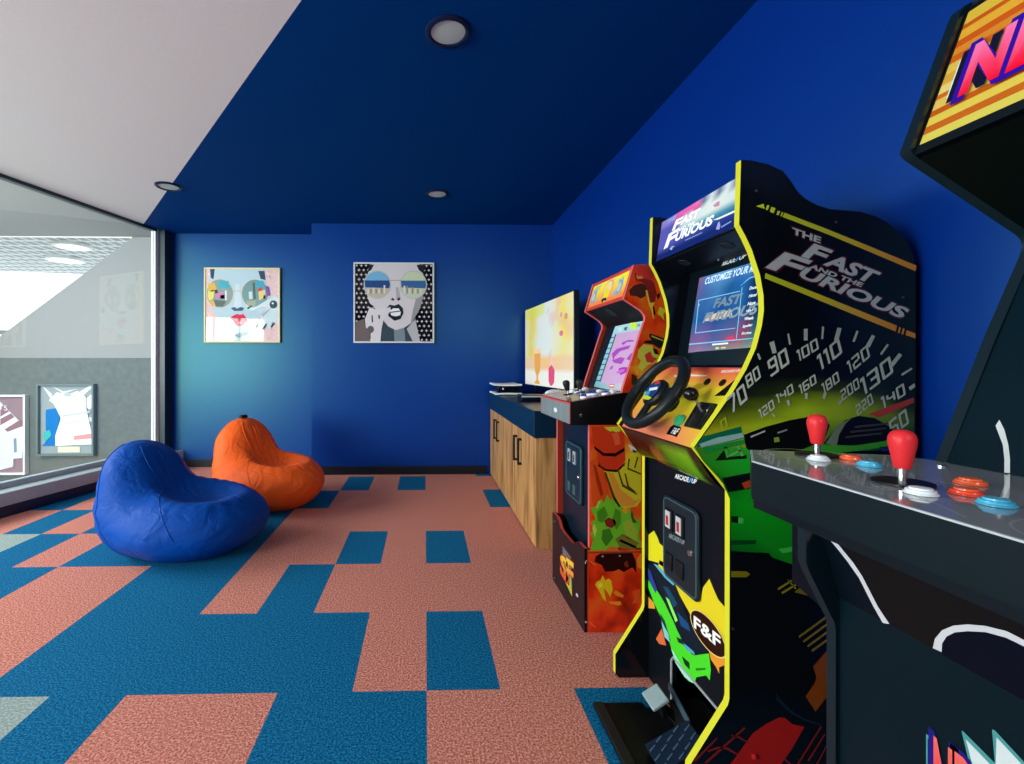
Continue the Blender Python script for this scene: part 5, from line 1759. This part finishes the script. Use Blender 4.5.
m.poly([(0.676,0.045),(0.702,0.023),(0.699,0.02),(0.675,0.04)], f, 1, (232, 110, 50))
m.poly([(0.853,0.166),(0.885,0.176),(0.886,0.125),(0.853,0.115),(0.863,0.144)], f, 1, (224, 84, 30))
m.poly([(0.872,0.299),(0.891,0.328),(0.891,0.26),(0.877,0.265)], f, 1, (224, 130, 40))
m.poly([(0.669,0.33),(0.892,0.332),(0.892,0.327),(0.669,0.326)], f, 3, (110, 60, 50))
m.build('riser_side', st, SO, label='near riser side printed with fire', smooth=30)
m = MB()
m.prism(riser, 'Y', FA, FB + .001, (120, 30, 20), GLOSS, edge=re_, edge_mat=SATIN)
m.build('riser_side', st, SO, smooth=30)
for x, z in [(0.801,0.314),(0.73,0.313),(0.663,0.043),(0.663,0.293)]:
    m = MB()
    m.lathe((x, NA - .001, z), (0, -1, 0), [(.004, 0), (.004, .0015), (0, .002)], (170, 150, 140), SATIN, seg=10)
    m.build('screw', st, SO)
# front board, coin door
m = MB()
m.box(.704, .716, NB, FA, .0, .853, (10, 26, 42), SATIN)
m.build('kick_panel', st, SO)
yc0, yc1, zc0, zc1 = [(2.255,0.715),(2.031,0.479)][1][0], [(2.255,0.715),(2.031,0.479)][0][0], .47, .735
m = MB()
m.prism(rrect(yc0, yc1, zc0, zc1, .02), 'X', .692, .7045, (18, 40, 54), SATIN)
cdr = m.build('coin_door', st, SO, bevel=.003)
m = MB()
m.tube([(.6915, y, z) for y, z in rrect(yc0 + .008, yc1 - .008, zc0 + .008, zc1 - .008, .016)], .0025, (52, 92, 104), SATIN, seg=6, closed=True)
m.build('door_trim', cdr, SO)
for u in (.26, .60):
    y = yc1 - (yc1 - yc0) * u
    m = MB()
    m.prism([(y - .016, zc1 - .095), (y + .016, zc1 - .095), (y + .016, zc1 - .035), (y - .016, zc1 - .035)], 'X', .687, .6925, (160, 170, 176), GLOSS)
    m.prism([(y - .006, zc1 - .085), (y + .006, zc1 - .085), (y + .006, zc1 - .05), (y - .006, zc1 - .05)], 'X', .686, .687, (60, 40, 44), GLOSS)
    m.build('coin_slot', cdr, SO)
    m = MB()
    m.box(.687, .6925, y - .018, y + .018, zc0 + .03, zc0 + .075, (60, 84, 92), SATIN)
    m.build('return_flap', cdr, SO)
m = MB()
m.lathe((.692, yc0 + .03, .595), (-1, 0, 0), [(.011, 0), (.011, .004), (.008, .008), (0, .009)], (210, 214, 216), METAL, seg=16)
m.build('lock', cdr, SO)
# riser front with dipped top edge
top = [(FB, .345), (2.285, .345), (2.25, .338), (2.215, .312), (2.18, .306), (2.05, .306), (2.02, .312), (1.985, .336), (1.95, .345), (NA, .345)]
m = MB()
m.prism([(NA, 0), (FB, 0)] + top, 'X', .655, .668, (22, 16, 22), SATIN, edge={i: RED for i in range(2, 11)}, edge_mat=SATIN)
f = FX(.655, .0004)
lg = [(2.187,0.238),(2.059,0.238),(2.044,0.068),(2.165,0.09)]
m.poly(lg, f, 0, (120, 140, 150), GLOSS, [(70, 84, 110), (70, 84, 110), (190, 190, 50), (190, 190, 50)])
m.text('S', [(2.22,0.089),(2.093,0.094),(2.22,0.194)], f, 2, (150, 24, 28), GLOSS, bold=.06, grow=.006)
m.text('F', [(2.129,0.096),(2.025,0.111),(2.123,0.211)], f, 2, (150, 24, 28), GLOSS, bold=.06, grow=.006)
m.text('S', [(2.22,0.089),(2.093,0.094),(2.22,0.194)], f, 3, (226, 70, 40), GLOSS, bold=.03, color2=(236, 206, 60))
m.text('F', [(2.129,0.096),(2.025,0.111),(2.123,0.211)], f, 3, (226, 90, 60), GLOSS, bold=.03, color2=(236, 206, 60))
m.poly([(1.989,0.112),(1.962,0.117),(1.962,0.104),(1.989,0.099)], f, 0, (190, 190, 196), GLOSS)
m.build('riser_front', st, SO, label='black riser front with yellow and red letters')
for y, z in [(2.325,0.307),(2.325,0.02),(1.87,0.292),(1.87,0.051)]:
    m = MB()
    m.lathe((.655, y, z), (-1, 0, 0), [(.004, 0), (.004, .0015), (0, .002)], (170, 160, 160), SATIN, seg=10)
    m.build('screw', st, SO)
# control deck
DK = [(.596, .853), (.596, .947), (.815, .985), (.86, .985), (.86, .853)]
m = MB()
m.prism(DK, 'Y', NA - .004, FB + .004, (12, 12, 14), SATIN)
f = FX(.596, .0005)
m.poly([(FB + .002, .856), (NA - .002, .856), (NA - .002, .944), (FB + .002, .944)], f, 0, (196, 70, 66), SATIN)
m.poly([(FB - .004, .856), (NA + .006, .856), (NA + .006, .936), (FB - .004, .936)], f, 1, (128, 140, 142), SATIN)
rn = random.Random(3)
for i in range(46):
    y = NA + .01 + (FB - NA - .02) * i / 46
    m.poly([(y + .003, .858), (y, .858), (y, .934), (y + .003, .934)], f, 2, lerp((108, 120, 122), (156, 166, 168), rn.random()), SATIN)
bq = [(2.145,0.894),(2.04,0.894)]
m.poly(ell((bq[0][0] + bq[1][0]) / 2, (bq[0][1] + bq[1][1]) / 2, .026, .011, 16), f, 3, (226, 232, 234), SATIN)
DN = Vector((-.171, 0, .985)).normalized()


def dk(p, k=0):
    return Vector((.596 + .219 * p[1], p[0], .947 + .038 * p[1])) + DN * .0005 * (k + 1)


m.poly([(FB + .002, .0), (NA - .002, .0), (NA - .002, 1), (FB + .002, 1)], dk, 0, (196, 64, 60), GLOSS)
m.poly([(FB - .010, .05), (NA + .008, .05), (NA + .008, 1), (FB - .010, 1)], dk, 1, (150, 150, 156), GLOSS)
for i in range(9):
    y = FB - .02 - i * .05
    m.poly([(y, .08), (y - .03, .08), (y - .05, .5), (y - .04, .95), (y - .015, .95), (y - .02, .5)], dk, 2, ((196, 70, 60), (60, 80, 110), (170, 110, 110))[i % 3], GLOSS)
m.build('control_deck', st, SO, label='black control deck with red rimmed grey front', smooth=30)
m = MB()
m.lathe((.640, NA - .004, .893), (0, -1, 0), [(.007, 0), (.007, .002), (0, .003)], (206, 210, 206), METAL, seg=12)
m.build('screw', st, SO)


def push_button(px_pt, c1, c2, parent, org, normal, r=.0165, lab=None):
    m = MB()
    p = Vector(px_pt)
    m.lathe(p, normal, [(r, 0), (r, .004), (r * .85, .008), (r * .72, .008), (r * .70, .012), (r * .4, .0145), (0, .015)], c1, GLOSS, seg=22, colors=[c1, c1, c1, c2, c2, c2])
    return m.build('push_button', parent, org, label=lab)


dd = .8315
for q, c in (([(0.719,2.161,0.969)][0], 'b'), ([(0.671,1.937,0.961)][0], 'b'), ([(0.73,1.976,0.971)][0], 'b'), ([(0.772,2.213,0.978)][0], 'w'),
             ([(0.768,2.019,0.977)][0], 'w'), ([(0.791,1.935,0.981)][0], 'w'), ([(0.713,2.216,0.968)][0], 'w'), ([(0.718,1.992,0.969)][0], 'b'), ([(0.761,1.931,0.976)][0], 'b')):
    if c == 'b':
        push_button(q, (226, 230, 236), (30, 70, 170), st, SO, DN, lab='blue push button with white rim')
    else:
        push_button(q, (214, 222, 226), (236, 240, 242), st, SO, DN, lab='white push button')


def joystick(p, normal, parent, org, bat, h, col, washer, br, lab=None):
    p = Vector(p)
    n = Vector(normal).normalized()
    m = MB()
    m.lathe(p, n, [(.0, 0.0004), (washer, .0006), (washer, .003), (washer * .6, .0045), (0, .005)], (14, 14, 16), SATIN, seg=28)
    j = m.build('joystick', parent, org, label=lab)
    m = MB()
    m.tube([p + n * .003, p + n * (h + .004)], .0052, (206, 212, 214), METAL, seg=14)
    m.build('shaft', j, org)
    m = MB()
    m.lathe(p + n * h, n, [(br * .0, 0), (br * .52, .0005), (br * .62, .003), (br * .76, bat * .30), (br * .93, bat * .55), (br, bat * .70), (br * .97, bat * .80), (br * .86, bat * .89), (br * .66, bat * .955), (br * .36, bat * .99), (0, bat)], col, SATIN, seg=30)
    m.build('bat_top', j, org)
    return j


joystick([(0.671,2.152,0.961)][0], DN, st, SO, .050, .018, (26, 30, 34), .022, .0165)
joystick([(0.726,2.14,0.97)][0], DN, st, SO, .046, .016, (40, 44, 34), .022, .0150)
# screen, overhang and lit sign
m = MB()
m.prism([(.826, .985), (.928, 1.290), (.945, 1.285), (.845, .985)], 'Y', NB, FA, (8, 22, 30), GLOSS)
m.build('bezel', st, SO)
sf = FN((-.9565, 0, .2918), .0006)
m = MB()
SD = [[(0.918,2.208,1.285),(0.918,2.098,1.286),(0.918,1.991,1.285),(0.917,1.91,1.284)], [(0.873,2.232,1.137),(0.874,2.117,1.142),(0.876,1.99,1.148),(0.877,1.889,1.15)], [(0.829,2.247,0.993),(0.828,2.124,0.989),(0.827,2.009,0.988),(0.827,1.911,0.988)]]
m.band([list(zip(SD[0], [(150, 200, 206)] * 4)), list(zip(SD[1], [(120, 190, 200), (160, 170, 190), (176, 160, 190), (180, 160, 180)])), list(zip(SD[2], [(120, 176, 184), (140, 170, 180), (170, 176, 184), (176, 176, 180)]))], sf, 0, SCREEN)
m.poly([(0.906,2.165,1.245),(0.906,1.901,1.247),(0.881,1.885,1.166),(0.84,1.885,1.03),(0.835,2.053,1.012),(0.836,2.18,1.018)], sf, 1, (188, 150, 190), SCREEN)
for q in ([(0.892,2.074,1.199),(0.895,2.008,1.209),(0.893,1.948,1.204),(0.891,1.955,1.198),(0.892,2.015,1.201),(0.888,2.053,1.187)], [(0.877,2.145,1.153),(0.884,2.107,1.173),(0.886,2.024,1.181),(0.887,1.968,1.184),(0.882,1.981,1.169),(0.88,2.06,1.161),(0.872,2.105,1.135),(0.866,2.102,1.114)], [(0.867,2.12,1.119),(0.872,2.04,1.134),(0.87,1.988,1.128),(0.862,2.006,1.103),(0.864,2.085,1.108)], [(0.868,1.972,1.123),(0.876,1.944,1.148),(0.877,1.919,1.152),(0.867,1.923,1.117)], [(0.859,2.113,1.092),(0.861,2.088,1.097),(0.856,2.092,1.081),(0.854,2.114,1.076)]):
    m.poly(q, sf, 2, (156, 60, 170), SCREEN)
el0 = [(0.853,1.993,1.071),(0.855,1.926,1.08),(0.858,1.995,1.088)]
ce = Vector(el0[0])
m.poly([ce + (Vector(el0[1]) - ce) * math.cos(t) * 1.05 + (Vector(el0[2]) - ce) * math.sin(t) for t in [2 * math.pi * i / 24 for i in range(24)]], sf, 2, (150, 40, 160), SCREEN)
m.poly([ce + (Vector(el0[1]) - ce) * math.cos(t) * .6 + (Vector(el0[2]) - ce) * math.sin(t) * .45 for t in [2 * math.pi * i / 24 for i in range(24)]], sf, 3, (190, 90, 200), SCREEN)
m.poly([(0.906,2.175,1.246),(0.906,2.164,1.245),(0.836,2.18,1.018),(0.837,2.195,1.018)], sf, 2, (30, 60, 70), SCREEN)
for i in range(9):
    t = i / 9
    m.poly([Vector(p) * (1 - t) + Vector(q) * t for p, q in zip([(0.902,2.216,1.233),(0.902,2.166,1.233),(0.901,2.166,1.229),(0.901,2.215,1.228)], [(0.831,2.247,0.999),(0.832,2.185,1.002),(0.83,2.184,0.997),(0.829,2.246,0.995)])], sf, 2, (40, 80, 90), SCREEN)
m.poly([(0.918,2.043,1.286),(0.918,1.985,1.285),(0.908,1.961,1.254),(0.909,2.019,1.256)], sf, 2, (190, 214, 60), SCREEN)
m.poly([(0.915,2.161,1.275),(0.915,2.116,1.276),(0.909,2.106,1.255),(0.909,2.15,1.254)], sf, 2, (190, 206, 200), SCREEN)
m.poly([(0.913,2.093,1.27),(0.913,2.062,1.271),(0.908,2.063,1.254),(0.91,2.088,1.258)], sf, 2, (60, 90, 90), SCREEN)
m.poly([(0.915,1.967,1.275),(0.915,1.94,1.275),(0.911,1.934,1.262),(0.911,1.961,1.263)], sf, 2, (120, 140, 150), SCREEN)
m.poly([(0.834,2.063,1.012),(0.835,2.015,1.014),(0.831,2.01,0.999),(0.83,2.06,0.997)], sf, 2, (214, 60, 56), SCREEN)
m.poly([(0.833,2.055,1.008),(0.834,2.017,1.009),(0.833,2.017,1.005),(0.832,2.054,1.003)], sf, 3, (240, 236, 236), SCREEN)
m.build('screen', st, SO, smooth=0)
m = MB()
m.prism([(.826, 1.376), (.905, 1.318), (.928, 1.290), (.95, 1.29), (.95, 1.38)], 'Y', NB, FA, (8, 18, 22), SATIN)
m.build('speaker_board', st, SO)
m = MB()
m.lathe((.868, 2.14, 1.344), (-.59, 0, -.8), [(.03, 0), (.028, .002), (.02, .001), (0, .001)], (26, 40, 46), MATTE)
m.build('speaker_grille', st, SO)
m = MB()
m.prism([(.823, 1.372), (.865, 1.513), (.96, 1.50), (.95, 1.372)], 'Y', NB - .001, FA + .001, (196, 66, 54), SATIN)
mf = FN((-.960, 0, .2806), .0006)
MQ = lambda u, v: (.8235 + .0415 * v, FA - (FA - NB) * u, 1.374 + .139 * v)
rows = []
for j in range(9):
    v = .10 + .78 * j / 8
    row = []
    for i in range(15):
        u = .03 + .94 * i / 14
        c = lerp((232, 120, 40), (236, 214, 60), min(1, v * 1.5))
        n = mnoise.noise(Vector((u * 6, v * 3, 2)))
        if n > .15 and .1 < v < .8:
            c = lerp(c, (130, 170, 196), min(1, (n - .1) * 3))
        if v < .2:
            c = (236, 130, 50)
        row.append((MQ(u, v), c))
    rows.append(row)
m.band(rows, mf, 0, LIGHTBOX)
m.poly([MQ(u, v) for u, v in ell(.52, .52, .13, .34, 20)], mf, 1, (230, 150, 110), LIGHTBOX)
m.poly([MQ(u, v) for u, v in ell(.52, .56, .10, .24, 20)], mf, 2, (226, 210, 150), LIGHTBOX)
m.poly([MQ(u, v) for u, v in [(.44, .5), (.5, .72), (.56, .45), (.62, .66), (.58, .22), (.5, .12), (.46, .2)]], mf, 3, (226, 210, 30), LIGHTBOX)
m.poly([MQ(u, v) for u, v in [(.42, .22), (.47, .10), (.50, .16), (.57, .14), (.55, .25), (.46, .26)]], mf, 4, (40, 40, 30), LIGHTBOX)
for u0 in (.13, .82):
    m.poly([MQ(u0 + a, b) for a, b in [(-.06, .3), (-.02, .2), (.05, .25), (.07, .5), (.04, .78), (0, .66), (-.05, .75), (-.04, .5)]], mf, 1, (120, 160, 190), LIGHTBOX)
    m.poly([MQ(u0 + a, b) for a, b in [(-.03, .35), (.02, .3), (.035, .5), (.0, .62), (-.02, .55)]], mf, 2, (176, 200, 206), LIGHTBOX)
m.build('marquee', st, SO, label='yellow lit sign with red rim', smooth=0)
m = MB()
m.prism([(.867, 1.512), (.90, 1.512), (.96, 1.503), (1.06, 1.448), (1.16, 1.408), (1.20, 1.34), (1.205, 0), (1.215, 0), (1.215, 1.25), (1.205, 1.338), (1.16, 1.395), (1.06, 1.436), (.96, 1.49), (.90, 1.50)], 'Y', NB, FA, (20, 20, 22), MATTE)
m.build('back_panel', st, SO)

# ================================================================== BASKETBALL ARCADE MACHINE
TEAL = (6, 24, 32)
PA, PB, QA, QB = .80, .782, .318, .30      # far board (outer, inner) and near board
bt = thing('basketball_arcade_machine', (.98, .55, 0), 'dark arcade machine with red bat joysticks and orange striped sign, nearest the camera', 'arcade machine')
BO = bt.location
EDG = (16, 32, 40)
prof = [(.708, 0), (.709, .640), (.707, .655), (.700, .668), (.662, .744), (.657, .758), (.656, .862), (.86, .90), (.880, .912), (.904, .927), (.992, 1.144), (1.060, 1.296), (1.0635, 1.310), (1.061, 1.322), (1.053, 1.331),
        (.856, 1.458), (.846, 1.465), (.841, 1.473), (.844, 1.483), (.930, 1.712), (.938, 1.724), (.95, 1.731), (.965, 1.731), (1.06, 1.715), (1.16, 1.64), (1.24, 1.50), (1.27, 1.36), (1.272, 0)]
eg = {i: EDG for i in range(0, 23)}
for a, b in ((PB, PA), (QB, QA)):
    m = MB()
    m.prism(prof, 'Y', a, b, TEAL, GLOSS, edge=eg, edge_mat=SATIN)
    m.build('side_panel', bt, BO, smooth=30)
# deck
dp = [(.651, .911), (.581, .809), (.579, .292), (.649, .190), (.88, .250), (.915, .30), (.915, .80), (.88, .851)]
m = MB()
m.prism(dp, 'Z', .862, .927, (10, 24, 30), SATIN)
m.prism([(x + (.004 if x < .6 else .002), y) for x, y in dp], 'Z', .846, .864, (8, 18, 24), SATIN)
m.prism([(x, y) for x, y in dp], 'Z', .9271, .9296, (176, 186, 190), SATIN)
fz = lambda p, k=0: Vector((p[0], p[1], .9298 + .0004 * k))
m.poly([(.653, .907), (.584, .8075), (.582, .294), (.652, .194), (.88, .253), (.913, .30), (.913, .80), (.88, .847)], fz, 0, (140, 147, 152), MIRROR)
for c, r in (((.72, .845), .075), ((.668, .63), .075), ((.668, .42), .075)):
    pts = ell(c[0], c[1], r, r, 40)
    pin = ell(c[0], c[1], r - .003, r - .003, 40)
    for i in range(40):
        j = (i + 1) % 40
        if all(.585 < p[0] < .9 for p in (pts[i], pts[j])):
            m.poly([pts[i], pts[j], pin[j], pin[i]], fz, 1, (164, 170, 174), MIRROR)
m.poly([(.60, .50), (.604, .50), (.75, .83), (.746, .83)], fz, 1, (160, 166, 170), MIRROR)
arc_reflection = [(0.902,0.695),(0.906,0.695),(0.807,0.62),(0.731,0.566),(0.731,0.572),(0.805,0.625)]
m.poly(arc_reflection, fz, 2, (190, 196, 198), MIRROR)  # reflection of the white court arc, painted onto the deck
m.build('control_deck', bt, BO, label='wide glossy grey control deck', bevel=0, smooth=20)

UP = Vector((0, 0, 1))


def deck_button(x, y, c, c2, lab):
    m = MB()
    m.lathe((x, y, .9304), UP, [(.0175, 0), (.0175, .0015), (.0158, .0025), (.0150, .0052), (.0130, .0062), (.0120, .0052), (.0115, .0080), (.005, .0088), (0, .0088)], c, GLOSS, seg=30, colors=[c, c, c, c, c2, c2, c2, c2])
    return m.build('push_button', bt, BO, label=lab)


WHT, ORG, RDD, BLU = (222, 230, 234), (232, 96, 54), (214, 66, 44), (70, 170, 206)
for k, (dx, dy) in enumerate(((0, 0), (0, -.21), (0, -.42))):
    if k == 0:
        pts = ((.702, .809), (.764, .812), (.746, .760))
    else:
        pts = tuple((a + dx, b + dy + .21) for a, b in ((.653, .594), (.710, .590), (.693, .545)))
    deck_button(*pts[0], WHT, (236, 240, 242), 'white push button')
    deck_button(*pts[1], ORG if k == 0 else RDD, ORG, 'orange push button')
    deck_button(*pts[2], BLU, (90, 180, 214), 'blue push button')
deck_button(.778, .642, ORG, (236, 110, 60), 'orange push button further from the deck edge')
for x, y in ((.735, .850), (.683, .646), (.683, .436)):
    joystick((x, y, .9304), UP, bt, BO, .056, .021, (214, 44, 50), .034, .0158, lab='joystick with red bat top')
m = MB()
m.lathe((.862, .752, .9304), UP, [(.006, 0), (.006, .002), (0, .003)], (214, 224, 226), METAL, seg=12)
m.build('screw', bt, BO)
m = MB()
m.lathe((.885, .60, .9304), UP, [(.006, 0), (.006, .002), (0, .003)], (30, 40, 46), METAL, seg=12)
m.build('screw', bt, BO)
# screen board with court line
m = MB()
m.prism([(.905, .927), (1.062, 1.300), (1.08, 1.295), (.93, .927)], 'Y', QA, PB, (2, 24, 34), BOARD)
sf = FN((-.924, 0, .382), .0005)
aq = [(0.935,0.736,1),(0.94,0.735,1.01),(0.933,0.723,0.995),(0.924,0.711,0.973),(0.915,0.702,0.952),(0.907,0.696,0.932),(0.907,0.703,0.931),(0.915,0.709,0.951),(0.924,0.718,0.972),(0.931,0.73,0.991)]
m.poly(aq, sf, 0, (200, 204, 204), GLOSS)
m.build('bezel', bt, BO, label='dark screen surround with white court arc')
m = MB()
sq = [(.905 + .157 * t + .0, y, .927 + .373 * t) for t, y in ((.2, .66), (.2, .37), (.95, .37), (.95, .66))]
m.poly(sq, sf, 1, (14, 40, 56), SCREEN)
m.build('screen', bt, BO)
# sign box and underside
m = MB()
m.prism([(1.055, 1.330), (.858, 1.457), (.862, 1.463), (1.062, 1.338)], 'Y', QA, PB, (4, 8, 10), SATIN)
m.build('speaker_board', bt, BO)
m = MB()
m.prism([(.848, 1.463), (.853, 1.478), (.941, 1.711), (.947, 1.722), (1.02, 1.715), (1.0, 1.463)], 'Y', QA, PB, (14, 22, 26), SATIN)
mf = FN((-.9356, 0, .3528), .0006)
MQ = lambda u, v: (.8535 + .087 * v, PB - .004 - (PB - QA - .008) * u, 1.479 + .2307 * v)
bands = [0, .07, .13, .20, .25, .33, .37, .44, .52, .60, .66, .72, .78, .86, .90, 1.0]
bc_ = [(226, 210, 90), (206, 104, 26), (232, 206, 80), (200, 92, 22), (236, 200, 90), (214, 110, 26), (238, 214, 120), (226, 170, 60), (232, 196, 80), (214, 100, 20), (226, 140, 40), (212, 92, 16), (236, 176, 50), (206, 90, 16), (226, 190, 60)]
for i, c in enumerate(bc_):
    c = tuple(int(v * .86) for v in c)
    m.poly([MQ(0, bands[i]), MQ(1, bands[i]), MQ(1, bands[i + 1]), MQ(0, bands[i + 1])], mf, 0, c, LIGHTBOX)
nq = [(0.872,0.735,1.535),(0.872,0.681,1.536),(0.905,0.736,1.623)]
pit = [(0.872,0.735,1.535),(0.872,0.673,1.537)]
dv = Vector((0, pit[1][1] - pit[0][1], 0))
for i, ch in enumerate(('N', 'B', 'A', 'J', 'A', 'M')):
    off = dv * (i + (.35 if i > 2 else 0)) * .99
    q = [tuple(Vector(p) + off) for p in nq]
    if q[1][1] < QA + .02:
        break
    sh = Vector((0, .018, 0))
    q2 = [tuple(Vector(p) + sh) for p in q]
    if i == 0:
        m.poly([(0.876,0.756,1.547),(0.9,0.757,1.61),(0.9,0.74,1.61),(0.893,0.739,1.592),(0.873,0.737,1.538)], mf, 1, (206, 214, 214), LIGHTBOX)
        for s in (0, 1, 2):
            m.poly([tuple(Vector(p) - Vector((0, .0055 * s, 0))) for p in [(0.877,0.751,1.548),(0.898,0.754,1.606),(0.898,0.753,1.605),(0.876,0.75,1.548)]], mf, 2, (70, 90, 100), LIGHTBOX)
    m.text(ch, q2, mf, 3, (20, 20, 40), LIGHTBOX, bold=.05)
    m.text(ch, q, mf, 4, (44, 16, 140), LIGHTBOX, bold=.05, grow=.009)
    m.text(ch, q, mf, 5, (222, 10, 36), LIGHTBOX, bold=.05, color2=(226, 110, 160))
m.build('marquee', bt, BO, label='orange and yellow striped sign with big red letters', smooth=0)
m = MB()
m.prism([(.95, 1.73), (1.06, 1.714), (1.16, 1.638), (1.24, 1.498), (1.265, 1.36), (1.265, 0), (1.255, 0), (1.255, 1.36), (1.23, 1.49), (1.15, 1.625), (1.05, 1.70), (.95, 1.718)], 'Y', QA, PB, (10, 14, 18), MATTE)
m.build('back_panel', bt, BO)
# lower front: recessed board with court lines, and the logo board before it
m = MB()
m.prism([(.665, .87), (.719, .69), (.735, .69), (.681, .87)], 'Y', QA, PB, (16, 16, 18), BOARD)
f = FN((-.958, 0, -.287), .0004)
l1 = [(0.68,0.777,0.818),(0.68,0.77,0.821),(0.683,0.758,0.811),(0.686,0.745,0.798),(0.692,0.731,0.781),(0.697,0.72,0.763),(0.709,0.707,0.722),(0.716,0.696,0.701),(0.717,0.707,0.696),(0.711,0.716,0.717),(0.699,0.728,0.757),(0.693,0.741,0.777),(0.689,0.753,0.791),(0.684,0.765,0.805)]
m.poly(l1, f, 1, (196, 200, 206), GLOSS)
m.poly([(0.682,0.843,0.815),(0.68,0.777,0.818),(0.684,0.765,0.805),(0.689,0.753,0.791),(0.693,0.741,0.777),(0.699,0.728,0.757),(0.711,0.716,0.717),(0.717,0.707,0.696),(0.733,0.801,0.643),(0.724,0.895,0.673)], f, 0, (4, 14, 24), BOARD)
a1 = [(0.716,0.635,0.701),(0.71,0.627,0.719),(0.704,0.613,0.739),(0.7,0.596,0.755),(0.695,0.576,0.768),(0.692,0.555,0.778),(0.691,0.533,0.784),(0.691,0.515,0.783),(0.693,0.497,0.778),(0.696,0.499,0.766),(0.694,0.517,0.774),(0.693,0.535,0.775),(0.695,0.557,0.769),(0.698,0.578,0.758),(0.702,0.596,0.746),(0.706,0.609,0.733),(0.71,0.618,0.718),(0.715,0.623,0.703)]
m.poly(a1, f, 1, (196, 200, 206), GLOSS)
m.poly([(0.715,0.623,0.703),(0.71,0.618,0.718),(0.706,0.609,0.733),(0.702,0.596,0.746),(0.698,0.578,0.758),(0.695,0.557,0.769),(0.693,0.535,0.775),(0.694,0.517,0.774),(0.696,0.499,0.766),(0.715,0.512,0.703),(0.746,0.65,0.599)], f, 0, (2, 10, 26), BOARD)
m.poly([(0.68,0.516,0.818),(0.68,0.505,0.821),(0.688,0.504,0.792),(0.686,0.512,0.8)], f, 1, (196, 200, 206), GLOSS)
m.build('upper_kick_panel', bt, BO, label='recessed black board with white court lines')
zt = [(0.776,0.705)][0][1]
m = MB()
m.box(.716, .730, QA, PB, 0, zt, (4, 22, 30), BOARD)
f = FX(.716, .0004)
nb = [(0.633,0.58),(0.622,0.579),(0.633,0.499)]
q = [(0.633,0.468),(0.61,0.467),(0.633,0.579)]
m.poly([(0.644,0.573),(0.633,0.572),(0.633,0.569),(0.642,0.568),(0.642,0.46),(0.644,0.457)], f, 0, (70, 140, 150), GLOSS)
for i, ch in enumerate(('N', 'B', 'A')):
    off = (q[1][0] - q[0][0]) * 1.12 * i
    qq = [(p[0] + off, p[1]) for p in q]
    m.text(ch, qq, f, 3, (30, 24, 110), GLOSS, bold=.05, grow=.007)
    m.text(ch, qq, f, 4, (200, 28, 32), GLOSS, bold=.03, color2=(222, 96, 90))
m.poly([(0.6,0.611),(0.599,0.613),(0.564,0.6),(0.567,0.64),(0.564,0.641),(0.531,0.623),(0.531,0.567),(0.578,0.522)], f, 1, (70, 140, 140), GLOSS)
m.poly([(0.595,0.605),(0.567,0.594),(0.563,0.595),(0.562,0.634),(0.533,0.619),(0.533,0.565),(0.573,0.526)], f, 2, (196, 206, 206), GLOSS)
m.build('kick_panel', bt, BO, label='dark teal lower board with red lettering')
m = MB()
m.tube([(.7165, PB, zt), (.7165, QA, zt)], .0008, (120, 134, 136), SATIN, seg=6)
m.build('edge_trim', bt, BO)
